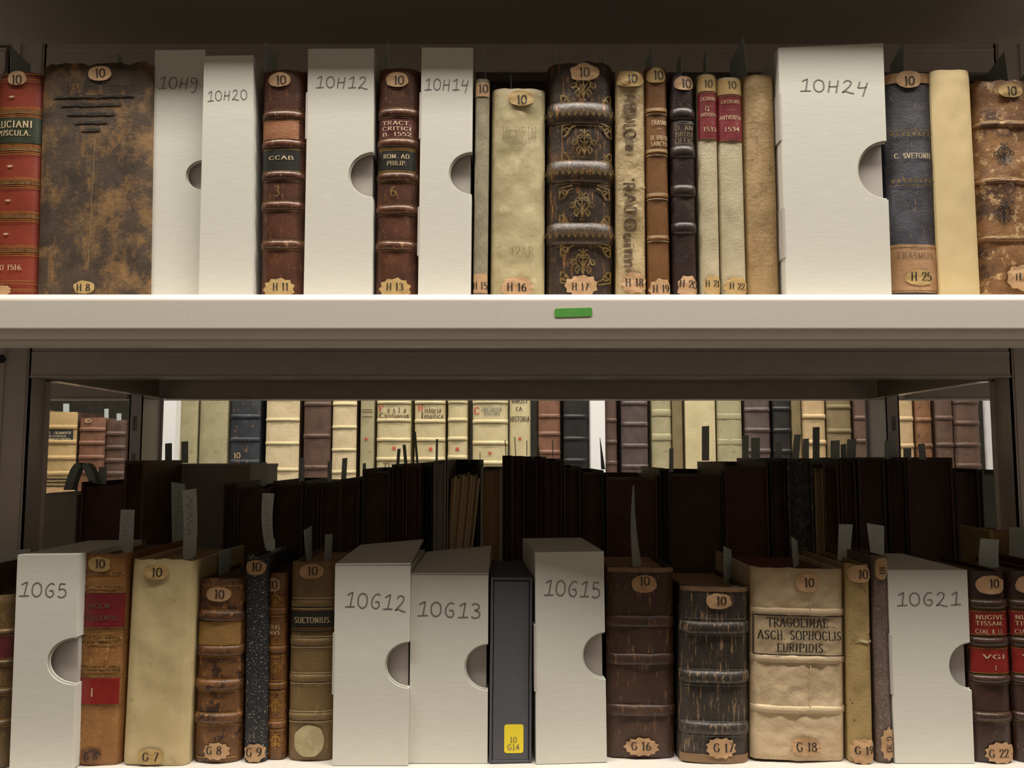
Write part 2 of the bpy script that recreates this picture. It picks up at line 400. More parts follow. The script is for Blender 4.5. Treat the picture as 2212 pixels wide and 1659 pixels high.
class Book(Face):
    def __init__(s, name, label, group, mat, xlb, xrb, yb, xlt, xrt, yt, Y=.70, zb=ZA, depth=.11, b=.006, n=2.3, flat=False,
                 yaw=0, bmat=None, pmat=None, amp=.0003, seg=14, top=.0015, nzr=34, cat='book'):
        s.frame(xlb, xrb, yb, xlt, xrt, yt, Y, zb)
        s.b, s.n = b, n; s.mat = mat; s.amp = amp
        s.o = thing(name, (s.x0, Y, s.zb), (0, s.a, R(yaw)), label, cat, group)
        w, H = s.w, s.H; t = .0018; sd = random.uniform(0, 99)
        s.top = top; s.sd = sd
        # spine shell
        m = MB(); rows = []
        for iz in range(nzr + 1):
            z = H * iz / nzr; row = []
            e = max(0, 1 - min(z, H - z) / .0022); roll = .0012 * e * e
            for j in range(seg + 1):
                q = w * (j / seg - .5)
                y = s.ys(q) + s.disp(q, z) + roll
                zz = z + (noise.noise(Vector((q * 90 + sd, 3, iz))) * top if iz == nzr else 0)
                row.append((q, y, zz))
            for j in range(seg, -1, -1):
                q = (w - 2 * t) * (j / seg - .5)
                row.append((q, s.ys(q * w / (w - 2 * t)) + t + (0 if abs(q) < w / 2 - t * 1.5 else 0), rows and row[min(j, seg)][2] or 0))
            rows.append(row)
        m.grid(rows, closed=True)
        L = len(rows[0]); h = L // 2; base = len(m.v) - L
        for j in range(h - 1):
            m.f.append((base + j, base + j + 1, base + L - 2 - j, base + L - 1 - j))
            m.f.append((L - 1 - j, L - 2 - j, j + 1, j))
        m.build('spine', mat, s.o, smooth=55)
        bm_ = bmat or mat; bt = min(.0026, w * .12)
        for sg in (-1, 1):
            x0, x1 = sorted((sg * w / 2, sg * (w / 2 - bt)))
            MB().box(x0, x1, b + .0002, depth, 0, H - .0008).build('cover_board', bm_, s.o, bevel=.0005)
        pw = w / 2 - bt - .0002; m = MB(); rows = []
        pb = MB()
        K = 8
        fr = [(-pw + 2 * pw * k / K, s.ys((-pw + 2 * pw * k / K)) + t + .0012) for k in range(K + 1)]
        bk = [(pw - 2 * pw * k / K, depth - .004 - .003 * math.sin(math.pi * k / K)) for k in range(K + 1)]
        out = fr + bk; nn = len(out)
        s.ptop = H - .0035 - min(.004, w * .02)
        pb.add([(x, y, .003) for x, y in out] + [(x, y, s.ptop) for x, y in out],
               [(i, (i + 1) % nn, nn + (i + 1) % nn, nn + i) for i in range(nn)] + [tuple(range(nn))[::-1], tuple(range(nn, 2 * nn))])
        pb.build('page_block', pmat or M['pagesdark'], s.o)
    def ys(s, q):
        u = min(abs(q) / (s.w / 2), 1)
        return s.b * (1 - (1 - u ** s.n) ** (1 / s.n)) if u < 1 else s.b
    def disp(s, q, z):
        d = noise.noise(Vector((q * 60 + s.sd, z * 45, s.sd))) * s.amp * 2 + noise.noise(Vector((q * 160, z * 160 + s.sd, s.sd))) * s.amp
        return d * (1 - min(1, abs(q / s.w * 2)) ** 4)
    def surf(s, q, z, off=.0004):
        q = max(-s.w / 2 * .995, min(s.w / 2 * .995, q))
        return (q, s.ys(q) + s.disp(q, z) - off - .0002 - s.amp * .65, z)
    def band(s, y, h=14, p=.0022, mat=None, cx=None, ex=1.1):
        cx = cx or s.mid(y); z0 = s.px(cx, y)[1]; hz = abs(s.px(cx, y + h * .58)[1] - z0)
        m = MB(); rows = []
        for k in range(9):
            t = math.pi * k / 8; pr = max(0, math.sin(t)) ** ex; z = z0 - hz * math.cos(t); row = []
            for j in range(17):
                q = s.w * (j / 16 - .5)
                wob = noise.noise(Vector((q * 80, z0 * 50, s.x0 * 9))) * .0005
                row.append((q * (1 + .22 * p * pr / (s.w / 2)), s.ys(q) - .0001 - p * pr * (1 - .3 * abs(q / s.w * 2) ** 3) + (.0012 if k in (0, 8) else 0), z + wob))
            rows.append(row)
        m.grid(rows)
        return m.build('raised_band', mat or s.mat, s.o, smooth=60)
    def mid(s, y):
        f = lambda x: s.px(x, y)[0]
        a, b = f(0), f(1000); return -a / (b - a) * 1000
    def strip(s, m, y, h=2, a=-1, b=1, off=.0005, wav=0):
        cx = s.mid(y); z0 = s.px(cx, y)[1]; hz = abs(s.px(cx, y + h / 2)[1] - z0)
        lo, hi = [], []
        for j in range(17):
            q = s.w / 2 * (a + (b - a) * j / 16)
            dz = wav * math.sin(j * 2.2)
            lo.append(s.surf(q, z0 - hz + dz, off)); hi.append(s.surf(q, z0 + hz + dz, off))
        m.grid([lo, hi])
    def lines(s, ys, h=2, mat=None, a=-1, b=1, name='gilt_line', off=.0005):
        m = MB()
        for y in ys: s.strip(m, y, h, a, b, off)
        return m.build(name, mat or M['gold'], s.o)
    def patch(s, y0, y1, mat, a=-1, b=1, name='title_label', label=None, off=.0003):
        cx = s.mid(y0); z1 = s.px(cx, y0)[1]; z0 = s.px(s.mid(y1), y1)[1]
        m = MB(); o = off
        zs = [z0 + (z1 - z0) * i / 6 for i in range(7)]
        rows = [[s.surf(s.w / 2 * (a + (b - a) * j / 16), z, o) for j in range(17)] for z in zs]
        rows = [[(x, y + o + .0003, z) for x, y, z in rows[0]]] + rows + [[(x, y + o + .0003, z) for x, y, z in rows[-1]]]
        m.grid(rows)
        r = m.build(name, mat, s.o, smooth=60)
        if label: r['label'] = label
        return r
    def sticker(s, x, y, rx, ry, txt=None, mat=None, serr=0, th=None, tx=None, ty=None, name='shelf_sticker', rot=0, tmat=None, rag=.03, trot=0, off=.0009):
        m = MB(); n = serr * 2 if serr else 32
        c = s.px(x, y); u = s.px(x + rx, y); v = s.px(x, y - ry); ax, az = u[0] - c[0], v[1] - c[1]
        rings = []; sd = random.uniform(0, 50)
        for rr in (.001, .35, .7, 1):
            row = []
            for i in range(n):
                t = 2 * math.pi * i / n
                k = 1 + (.16 * (i % 2) - .08 if serr and rr == 1 else 0) + noise.noise(Vector((math.cos(t) * 2 + sd, math.sin(t) * 2, 0))) * rag * 2
                ct, st_ = math.cos(t), math.sin(t)
                ct, st_ = (math.copysign(abs(ct) ** .85, ct), math.copysign(abs(st_) ** .85, st_))
                row.append(s.surf(c[0] + ct * ax * rr * k, c[1] + st_ * az * rr * k, off))
            rings.append(row)
        m.grid(rings, closed=True)
        r = m.build(name, mat or M['tan'], s.o)
        if txt:
            text(s, txt, tx or x, ty or y, th or 20, tmat or M['ink'], 'roman', parent=r, thick=.16, gap=.1, off=off + .0003, rot=trot)
        return r
    def crease(s, paths, wpx, mat, label=None):
        m = MB(); ribbons([[(x, -y) for x, y in p] for p in paths], wpx, lambda x, y: s.surf(*s.px(x, -y), .0004), m)
        o = m.build('crease', mat, s.o)
        if label: o['label'] = label
    def ten(s, x, y, rx=23, ry=15, tx=None, ty=None, th=18, mat=None, **k):
        return s.sticker(x, y, rx, ry, '10', mat, 0, th, tx, ty, 'number_sticker', **k)

class Box(Face):
    """white archival box: outer shell with a thumb notch, inner tray seen through it"""
    def __init__(s, label, group, xlb, xrb, yb, xlt, xrt, yt, Y, zb, depth=.12, notch=None, yaw=0, txt=None, tabs=(), lid=None, top_tilt=0):
        s.frame(xlb, xrb, yb, xlt, xrt, yt, Y, zb)
        s.o = thing('archive_box', (s.x0, Y, s.zb), (0, s.a, R(yaw)), label, 'box', group)
        w, H, t = s.w, s.H, .0012
        hw = lambda z: (s.wb + (s.wt - s.wb) * z / H) / 2
        if notch:
            y0, y1, xn = notch
            zc0, zc1 = s.px(xrt, y0)[1], s.px(xrb, y1)[1]
            zc, r = (zc0 + zc1) / 2, (zc0 - zc1) / 2; dx = hw(zc) - s.px(xn, (y0 + y1) / 2)[0]
        def panel(y, thk, rr, inset):
            zs = [0, H]
            if notch:
                zs = [0, zc - r * rr] + [zc - r * rr * math.cos(math.pi * k / 24) for k in range(25)] + [zc + r * rr, H]
            L, Rt = [], []
            for i, z in enumerate(zs):
                L.append((-hw(z) + inset, z))
                x = hw(z) - inset
                if notch and 1 < i < len(zs) - 2:
                    x = hw(z) - dx * rr * math.sqrt(max(0, 1 - ((z - zc) / (r * rr)) ** 2))
                    if i in (2, len(zs) - 3): x = hw(z) - .004
                Rt.append((x, z + (top_tilt if z == H else 0)))
            m = MB()
            m.grid([[(x, y, z) for x, z in L], [(x, y, z) for x, z in Rt]][::-1])
            m.grid([[(x, y + thk, z) for x, z in L], [(x, y + thk, z) for x, z in Rt]])
            m.grid([[(x, y, z) for x, z in Rt], [(x, y + thk, z) for x, z in Rt]][::-1])
            m.grid([[(x, y, z) for x, z in L], [(x, y + thk, z) for x, z in L]])
            m.grid([[(L[-1][0], y, L[-1][1]), (Rt[-1][0], y, Rt[-1][1])], [(L[-1][0], y + thk, L[-1][1]), (Rt[-1][0], y + thk, Rt[-1][1])]])
            return m
        g = .007 if notch else 2 * t
        panel(0, t, 1, 0).build('front_panel', M['board'], s.o)
        if notch: panel(t + .0008, t, .93, .0006).build('inner_flap', M['board'], s.o)
        m = MB()
        m.add([(-s.wb / 2, t, 0), (-s.wb / 2, depth, 0), (-s.wt / 2, depth, H), (-s.wt / 2, t, H), (-s.wb / 2 + t, t, 0), (-s.wb / 2 + t, depth, 0), (-s.wt / 2 + t, depth, H), (-s.wt / 2 + t, t, H)],
              [(0, 3, 2, 1), (4, 5, 6, 7), (0, 4, 7, 3), (1, 2, 6, 5), (3, 7, 6, 2)])
        def rw(z0, z1):
            a0, a1 = hw(z0), hw(z1)
            m.add([(a0 - t, t, z0), (a0 - t, depth, z0), (a1 - t, depth, z1), (a1 - t, t, z1), (a0, t, z0), (a0, depth, z0), (a1, depth, z1), (a1, t, z1)],
                  [(0, 3, 2, 1), (4, 5, 6, 7), (0, 4, 7, 3), (1, 2, 6, 5), (3, 7, 6, 2), (0, 1, 5, 4)])
        if notch: rw(0, zc - r); rw(zc + r, H)
        else: rw(0, H)
        m.box(-s.wt / 2 + t, s.wt / 2 - t, t, depth, H - t, H)
        m.box(-s.wb / 2 + t, s.wb / 2 - t, t, depth, 0, t)
        m.box(-s.wb / 2 + t, s.wb / 2 - t, depth - t, depth, t, H - t)
        m.build('outer_shell', M['board'], s.o)
        if notch:
            MB().box(-w / 2 + .0015, w / 2 - .0015, g, depth - .003, .002, H - .003).build('inner_tray', M['boardshade'], s.o)['label'] = 'inner tray, greyed for shade, seen through the thumb notch'
        for ya, yb_ in tabs:
            z1, z0 = s.px(xlt, ya)[1], s.px(xlt, yb_)[1]
            MB().box(-hw(z0) - .0012, -hw(z0) + .0004, -.0004, .02, z0, z1).build('locking_tab', M['boardshade'], s.o)
        if lid:
            dz = lid
            m = MB(); a = s.wt / 2
            m.add([(-a, .0005, H + .0003), (a, .0005, H + .0006), (a * .99, depth * .92, H + dz), (-a * .92, depth * .86, H + dz * .55),
                   (-a, .0005, H + .0015), (a, .0005, H + .0018), (a * .99, depth * .92, H + dz + .0012), (-a * .92, depth * .86, H + dz * .55 + .0012)],
                  [(0, 3, 2, 1), (4, 5, 6, 7), (0, 1, 5, 4), (1, 2, 6, 5), (2, 3, 7, 6), (3, 0, 4, 7)])
            m.build('lid_flap', M['board'], s.o)
        if txt:
            text(s, txt[0], txt[1], txt[2], txt[3], M['pencil'], 'pencil', wpx=txt[4], off=.0002, rot=txt[5] if len(txt) > 5 else 0, gap=.16)['label'] = 'pencil handwriting ' + txt[0]
    def surf(s, q, z, off=.0002): return (q, -off, z)

def slip(c, label, group='paper slips in the front rows', mat=None, bend=0, name='paper_slip', twist=0, marks=0):
    """c: bottom-left, bottom-right, top-right, top-left as (x, y, depth)"""
    P = [at(*q) for q in c]; o = P[0].lerp(P[1], .5)
    N = 8; A, B = [], []
    for i in range(N + 1):
        t = i / N; l = P[0].lerp(P[3], t); r = P[1].lerp(P[2], t)
        d = Vector((bend, bend, 0)) * math.sin(math.pi * t)
        row = []
        for j in range(4):
            p = l.lerp(r, j / 3) + d - o; row.append(p)
        A.append(row)
    nrm = (P[1] - P[0]).cross(P[3] - P[0]).normalized() * .00012
    m = MB()
    m.grid([[p + nrm for p in r] for r in A]); m.grid([[p - nrm for p in r] for r in A][::-1])
    for e in (0, 3): m.grid([[r[e] + nrm, r[e] - nrm] for r in A])
    m.grid([[p + nrm for p in A[-1]], [p - nrm for p in A[-1]]])
    e = m.build(name, mat or M['slip']); e.location = o
    tag(e, label, 'bookmark', group)
    if marks:
        k = MB(); s_ = 1 if nrm.y < 0 else -1
        for i in range(marks):
            t = .9 - .55 * i / marks; u = random.uniform(.2, .5)
            f = lambda tt, uu: P[0].lerp(P[3], tt).lerp(P[1].lerp(P[2], tt), uu) + Vector((bend, bend, 0)) * math.sin(math.pi * tt) - o + Vector((0, -.0006, 0))
            pts = [(u + .05 * q, t + random.uniform(-.012, .012)) for q in range(6)]
            k.grid([[f(b_, a_) for a_, b_ in pts], [f(b_ - .008, a_) for a_, b_ in pts]])
        k.build('pencil_note', M['pencil'], e)
    return e
# ---------------------------------------------------------------- upper row (marks H)
GU, GL, GR, GF = 'old books and boxes on the upper shelf', 'old books and boxes on the lower shelf', 'dark books of the rear row', 'old books on the far shelves'
K = {}
K['red'] = leather('red_leather', '7a3022', '8a3a28', 'a55c3e', 30, ((900, 60, 900), .70, .8), rough=.4, bs=.25)
K['greenlab'] = leather('dark_green_leather', '252b1c', '2f3724', None, 60, rough=.45, bs=.3)
K['blacklab'] = leather('black_leather_label', '1b1a18', '2a2926', None, 60, rough=.4, bs=.3)
K['h8'] = leather('mottled_brown_calf', '3b3027', '57483a', '8f6a3e', 45, ((60, 60, 28), .54, .70), patch=('8a6a44', 26, .50, .64), rough=.75, bs=.55, bscale=500, spec=.3)
K['calf'] = leather('dark_brown_calf', '42261a', '5f3827', 'a0714e', 40, ((300, 300, 90), .59, .68), patch=('6d422b', 30, .60, .72), rough=.36, bs=.45)
K['calfband'] = leather('brown_calf_worn_bands', '4a2a1c', '6e4630', 'b88e6e', 40, ((250, 250, 250), .55, .72), rough=.33, bs=.4)
K['oranglab'] = leather('orange_leather_patch', '8a5530', '9a653e', '7b4222', 60, ((200, 200, 60), .58, .7), rough=.6, bs=.6)
K['maroonlab'] = leather('maroon_leather_label', '4c1a1a', '5b2422', None, 60, rough=.4)
K['greycloth'] = leather('speckled_grey_brown_paper', '857c66', '9d937a', '6b6350', 90, ((500, 500, 500), .5, .7), rough=.85, bs=.3)
K['vellum'] = leather('cream_vellum', 'a3956d', 'c0b28a', 'cfc4a0', 24, ((90, 90, 50), .55, .75), patch=('8c7c54', 35, .58, .72), rough=.5, bs=.4, bscale=120)
K['h17'] = leather('blackened_worn_leather', '2e2620', '40352c', '9a6a42', 40, ((330, 330, 36), .57, .64), patch=('6e4c34', 28, .57, .66), rough=.34, bs=.5)
K['h17band'] = leather('blackened_leather_bands', '3a3027', '54463a', 'a8703f', 60, ((420, 300, 60), .57, .65), rough=.28, bs=.7)
K['h18'] = leather('cockled_cream_vellum', 'a38c62', 'bba67c', 'd2c19a', 30, ((160, 160, 60), .58, .72), patch=('8a7450', 40, .6, .7), rough=.55, bs=1.0, bscale=260)
K['h19'] = leather('smooth_tan_calf', '674526', '7a5533', 'a67f54', 30, ((220, 220, 120), .62, .72), rough=.36, bs=.3)
K['h20'] = leather('black_brown_calf', '2a1f1e', '3b2c29', '7a6a60', 40, ((260, 260, 200), .60, .70), rough=.32, bs=.5)
K['redlab'] = leather('crimson_label', '641218', '761a20', None, 60, rough=.45, bs=.2)
K['h21'] = leather('pale_grained_vellum', 'a99c7e', 'c2b698', '80734f', 35, ((260, 260, 130), .60, .78), rough=.6, bs=.6)
K['h23'] = leather('rubbed_tan_vellum', '94794f', 'a98d62', '776040', 28, ((130, 130, 40), .56, .70), patch=('8b683e', 30, .55, .68), rough=.65, bs=.6, bscale=300)
K['h25'] = leather('cracked_slate_leather', '33333a', '42414a', '8a6f50', 40, ((300, 300, 70), .60, .67), patch=('54525a', 30, .55, .7), rough=.6, bs=.8)
K['h25base'] = leather('rubbed_pinkish_leather', '9a7450', 'b08a64', '74523a', 40, ((160, 160, 160), .6, .72), rough=.7, bs=.6)
K['cream'] = leather('smooth_cream_wrapper', 'ccb584', 'd2bd8e', None, 12, rough=.6, bs=.12)
K['h26'] = leather('peeling_brown_calf', '6d492b', '9a7146', 'c5a374', 45, ((90, 90, 90), .54, .62), patch=('4d3424', 38, .52, .60), rough=.5, bs=.6)

b = Book('leather_book', 'red leather book with gilt bands and a dark green title label, upper shelf', GU, K['red'], -28, 72, 632, -12, 89, 156, b=.008)
for y0 in (232, 312, 385, 457, 531): b.lines([y0, y0 + 3.5, y0 + 17, y0 + 21], 1.4); b.lines([y0 + 8, y0 + 12], 3, M['dullgold'], name='tooled_roll')
b.lines([160, 171, 176, 607, 613, 625, 629], 1.4)
b.patch(252, 309, K['greenlab'], label='dark green title label')
text(b, 'LUCIANI', 30, 269, 14, M['palegold'], wpx=78); text(b, 'OPUSCULA.', 24, 288, 11, M['palegold'], wpx=84)
text(b, 'MDXI 1516.', 12, 578, 11, M['palegold'], wpx=76)
for x, y in ((26, 209), (22, 359), (18, 433), (13, 505)):
    m = MB(); c = b.px(x, y); m.add([b.surf(c[0] - .003, c[1]), b.surf(c[0], c[1] - .001), b.surf(c[0] + .003, c[1]), b.surf(c[0], c[1] + .001)], [(0, 1, 2, 3)])
    m.build('gilt_flower', M['palegold'], b.o)
b.ten(38, 170, 20, 15, 38, 173)
b.sticker(8, 628, 17, 11, None, serr=9)

b = Book('leather_book', 'thick flat-backed book in mottled brown calf with faded ink bars', GU, K['h8'], 74, 322, 632, 92, 326, 136, b=.004, n=5, amp=.0003, top=.004, depth=.13)
text(b, 'GRECORVM EPISTOLE', 212, 187, 17, M['ink'], wpx=155, thick=.13)
INKB = leather('rubbed_ink', '1e1814', '2c231b', '4e3e2e', 60, ((200, 200, 200), .5, .62), rough=.8)
for y, xa_, xb_ in ((208, 115, 290), (226, 132, 262), (246, 146, 248), (264, 162, 234), (281, 176, 218)):
    l, r_ = b.px(xa_, y)[0] / b.w * 2, b.px(xb_, y)[0] / b.w * 2
    b.lines([y], 5, INKB, l, r_, name='ink_bar', off=.0003)
b.ten(217, 160, 25, 16, 218, 159)
b.sticker(183, 621, 22, 14, 'H 8', M['pale'], 0, 15, 182, 622, rag=.06)
b.crease([[(207, 300), (204, 340), (203, 385), (199, 430), (198, 470), (194, 530), (191, 585)]], 1.1, M['fadelight'], 'long thin vertical crack')

Box('tall white archival box marked 10H9 with a small thumb notch, overlapped by its right neighbour', GU, 322, 431, 632, 335, 443, 108, .706, ZA, notch=(346, 410, 401), txt=('10H9', 385, 180, 25, 84, -2))
Box('white archival box marked 10H20, without a thumb notch, its right side in view', GU, 429, 546, 632, 441, 547, 120, .698, ZA, depth=.13, txt=('10H20', 491, 206, 21, 86, 2))

def calf(label, xs, yt, bands, lab, num):
    b = Book('leather_book', label, GU, K['calf'], xs[0], xs[1], 632, xs[2], xs[3], yt, b=.010, n=2.1)
    for y in bands: b.band(y, 15, .0022, K['calfband']); b.lines([y - 10, y + 11], 1.3, M['dullgold'])
    return b
b = calf('dark brown ribbed calf book with a rubbed orange patch, mark H 11', (557, 652, 562, 659), 150, (248, 310, 379, 444, 528), 0, 0)
b.patch(258, 300, K['oranglab'], -.92, .75, label='rubbed orange leather patch')
b.patch(322, 373, K['blacklab'], -.92, .80, label='dark title label')
b.lines([324, 370], 1.3, M['dullgold'], -.9, .8)
text(b, 'CCAB', 607, 341, 8, M['palegold'], wpx=52); text(b, '3', 598, 413, 22, M['dullgold'], 'roman')
b.ten(604, 173, 24, 15, 608, 174); b.sticker(602, 624, 33, 22, 'H 11', M['pale'], 11, 15, 607, 620)
Box('white archival box marked 10H12, between two dark brown calf books', GU, 656, 804, 632, 666, 808, 105, .70, ZA, notch=(328, 427, 752), txt=('10H12', 738, 178, 24, 112, -1), tabs=((200, 300),))
b = calf('dark brown ribbed calf book with maroon and black labels, mark H 13', (807, 898, 815, 907), 146, (243, 308, 381, 452, 530), 0, 0)
b.patch(257, 299, K['maroonlab'], -.85, .78, label='maroon title label')
for s_, y in (('TRACT.', 266), ('CRITICI', 278), ('B. 1552', 290)): text(b, s_, 857, y, 8, M['palegold'], wpx=62)
b.patch(321, 374, K['blacklab'], -.92, .85, label='black title label')
b.lines([322, 325, 369, 373], 1.2, M['gold'], -.9, .85)
text(b, 'ROM. AD', 856, 338, 9, M['palegold'], wpx=56); text(b, 'PHILIP.', 857, 353, 9, M['palegold'], wpx=42)
text(b, '6', 850, 413, 22, M['dullgold'])
b.ten(858, 173, 24, 16, 862, 174); b.sticker(853, 624, 33, 22, 'H 13', M['pale'], 11, 15, 853, 620)
Box('white archival box marked 10H14, beside a thin grey-brown speckled book', GU, 903, 1017, 632, 911, 1022, 103, .70, ZA, notch=(328, 421, 969), txt=('10H14', 965, 183, 24, 96, 0), tabs=((200, 300), (447, 552)))

b = Book('paper_covered_book', 'very thin book in speckled grey-brown paper, mark H 15', GU, K['greycloth'], 1021, 1053, 632, 1028, 1057, 168, b=.004, n=2, seg=10)
b.patch(179, 208, M['tan'], -1, 1, 'number_sticker'); text(b, '10', 1044, 191, 17, M['ink'], thick=.16)
b.patch(592, 632, M['tan'], -1, 1, 'shelf_sticker'); text(b, 'H 15', 1037, 617, 15, M['ink'], wpx=31)

b = Book('vellum_book', 'wrinkled cream vellum book in a limp binding, mark H 16', GU, K['vellum'], 1060, 1176, 632, 1062, 1179, 189, b=.008, n=2.4, amp=.0007, top=.002, nzr=50, seg=20)
b.ten(1126, 213, 27, 17, 1127, 216, mat=M['pale']); b.sticker(1117, 622, 34, 24, 'H 16', None, 12, 17, 1116, 621)
text(b, 'HERRIN', 1122, 288, 26, M['fadelight'], wpx=74, thick=.08)
text(b, '12AR', 1128, 545, 20, M['fadelight'], wpx=50, thick=.07)

b = Book('leather_book', 'thick black leather book with huge raised bands and gilt scroll ornament, mark H 17', GU, K['h17'], 1183, 1325, 632, 1183, 1327, 134, b=.012, n=2.4, amp=.0006, top=.004, depth=.13, nzr=50, seg=20)
for y in (244, 370, 505): b.band(y, 42, .0042, K['h17band'], ex=1.3)
def scroll(s, cx, cy, h, flip=1, mat=None):
    """palmette of mirrored spirals"""
    def sp(x, y, r, a0, turns, d):
        return [(x + r * (1 - .8 * t / 14) * math.cos(a0 + d * turns * 2 * math.pi * t / 14), y + r * (1 - .8 * t / 14) * math.sin(a0 + d * turns * 2 * math.pi * t / 14)) for t in range(15)]
    st = []
    for q in (1, -1):
        f = lambda pts: [(x * q, y) for x, y in pts]
        st += [f(sp(.30, .42, .18, math.pi * 1.1, 1.1, -1)), f(sp(.62, .05, .24, math.pi * .9, 1.15, -1)), f(sp(.34, -.42, .22, math.pi * .6, 1.1, -1)),
               f(smoothpts([(0, -.75), (.15, -.3), (.42, 0), (.45, .35), (.25, .62), (.0, .5)])), f(smoothpts([(0, -.6), (.10, 0), (.28, .22)])),
               f(smoothpts([(.08, .72), (.2, .9), (.32, .84)])), f([(.3, -.66), (.44, -.60)]), f([(.05, -.92), (.16, -.8)])]
    st += [[(0, -.8), (0, .98)], [(-.06, .15), (0, .05), (.06, .15)]]
    c = s.px(cx, cy); t = s.px(cx, cy - 10); u = s.px(cx + 10, cy); mx, mz = (u[0] - c[0]) / 10, (t[1] - c[1]) / 10
    m = MB(); ribbons(st, .075, lambda x, y: s.surf(c[0] + x * h * mx, c[1] + flip * y * h * mz, .0007), m)
    return m
def corner(s, x, y, h, qx, qy):
    st = [[(-.9 * k / 10, .02 * k) for k in range(11)], [(0, -.8 * k / 10) for k in range(11)],
          [(-.34 + .24 * (1 - t / 16) * math.cos(t * .55), -.34 + .24 * (1 - t / 16) * math.sin(t * .55)) for t in range(14)], smoothpts([(-.95, -.02), (-.6, -.2), (-.45, -.5), (-.1, -.8)])]
    c = s.px(x, y); t = s.px(x, y - 10); u = s.px(x + 10, y); mx, mz = (u[0] - c[0]) / 10, (t[1] - c[1]) / 10
    m = MB(); ribbons(st, .11, lambda a, b_: s.surf(c[0] + qx * a * h * mx, c[1] + qy * b_ * h * mz, .0007), m); return m
for cx, cy in ((1260, 188), (1262, 312), (1257, 447), (1259, 570)):
    m = scroll(b, cx, cy, 33)
    for qx in (1, -1):
        for qy in (1, -1):
            if cy == 188 and qy > 0: continue
            k = corner(b, cx + 6 + qx * 54, cy - qy * 40, 30, qx, qy); m.add(k.v, k.f)
    m.build('gilt_ornament', M['dullgold'], b.o)
b.lines([222, 226, 268, 272, 349, 353, 394, 398, 484, 488, 529, 533], 1.2, M['dullgold'], -.75, .93)
for y in (244, 370, 505):          # fan tooling on the raised bands
    m = MB(); c = b.px(1262, y)
    for k in range(-8, 9):
        q = k * .0052
        st = [[(0, -.5), (d * .5, .5)] for d in (-1, 0, 1)]
        ribbons(st, .12, lambda x, z: (q + x * .0042, b.ys(q) - .0054 + abs(q) * .01 - .0002, c[1] - .002 + z * .006), m)
    m.build('gilt_ornament', M['dullgold'], b.o)
b.ten(1262, 157, 31, 18, 1262, 157, rag=.1, mat=M['tan']); b.sticker(1255, 618, 34, 22, 'H 17', None, 11, 15, 1253, 620, rag=.06)

b = Book('vellum_book', 'cockled vellum book with large faded black lettering down its spine, mark H 18', GU, K['h18'], 1331, 1398, 632, 1332, 1393, 151, b=.006, n=2.6, amp=.001, top=.003, nzr=50)
for s_, y0, y1, x in (('AB', 202, 242, 1361), ('DIILO', 232, 300, 1360), ("m", 295, 327, 1362)): text(b, s_, x, (y0 + y1) / 2, 24, M['fade'], 'black', rot=-90, wpx=(y1 - y0), thick=.2, gap=.1)
for s_, y0, y1, x in (("'R", 388, 412, 1358), ('ADO', 418, 500, 1361), ('uinn', 505, 580, 1360)): text(b, s_, x, (y0 + y1) / 2, 24, M['fade'], 'black', rot=-90, wpx=(y1 - y0), thick=.2, gap=.1)
b.ten(1361, 173, 29, 17, 1365, 172, mat=M['pale']); b.sticker(1369, 612, 27, 22, 'H 18', None, 9, 16, 1370, 611)

b.crease([[(1333, 404), (1342, 400), (1352, 396), (1364, 398), (1376, 403), (1388, 400), (1396, 404)]], 3, K['vellum'], 'pale split across the vellum')
b = Book('leather_book', 'narrow tan calf book with gilt lettered panel between thin gilt bands, mark H 19', GU, K['h19'], 1401, 1450, 632, 1394, 1441, 144, b=.006, n=2)
for y in (240, 329, 424, 515): b.band(y, 8, .0014); b.lines([y - 6, y + 6], 1.6, M['palegold']); b.lines([y], 2, M['gold'], off=.0019)
for s_, y, wd in (('ERASMI', 265, 33), ('-', 277, 14), ('DE SPIRITU', 298, 38), ('SANCTO', 311, 36)): text(b, s_, 1424, y, 9, M['palegold'], wpx=wd)
b.ten(1417, 164, 21, 16, 1422, 163, mat=M['pale']); b.sticker(1428, 625, 25, 22, 'H 19', None, 9, 15, 1428, 624)

b = Book('leather_book', 'narrow black-brown ribbed calf book with stamped grey lettering, mark H 20', GU, K['h20'], 1456, 1508, 632, 1448, 1501, 161, b=.007, n=2.1, amp=.0006, top=.003)
for y in (245, 328, 411, 492): b.band(y, 22, .0026)
b.lines([263, 267, 311, 315], 1.2, M['greyink'], -.7, .95)
for s_, y in (('D. AM', 277), ('BROSI', 291), ('OFFIC', 304)): text(b, s_, 1478, y, 10, M['fadelight'], wpx=38, thick=.13)
b.ten(1477, 181, 21, 15, 1482, 181); b.sticker(1486, 620, 22, 24, 'H 20', None, 8, 15, 1487, 614, trot=-5)

def cicero(label, xs, yt, yl0, yl1, lines_, num, ten, col_):
    b = Book('vellum_book', label, GU, K['h21'], xs[0], xs[1], 632, xs[2], xs[3], yt, b=.006, n=2.2, amp=.0004)
    b.patch(yt + 6, yl0 - 2, M['pale'], -.98, .98, 'number_sticker'); text(b, '10', ten[0], ten[1], 15, M['ink'], thick=.16)
    b.patch(yl0, yl1, K['redlab'], label='crimson title label'); b.lines([yl0 + 2, yl1 - 1], 1.2, M['dullgold'])
    for s_, x, y, h, wd in lines_: text(b, s_, x, y, h, M['palegold'], wpx=wd, thick=.13)
    return b
b = cicero('narrow pale vellum book with a crimson title label dated 1533, mark H 21', (1514, 1560, 1509, 1548), 159, 199, 301,
       (('CICERONIS', 1530, 214, 7, 34), ('-', 1531, 229, 10, 24), ('Q', 1527, 236, 8, 8), ('ANTVERPIA', 1531, 248, 7, 34), ('1533', 1533, 280, 9, 28)), 'H 21', (1530, 181), 0)
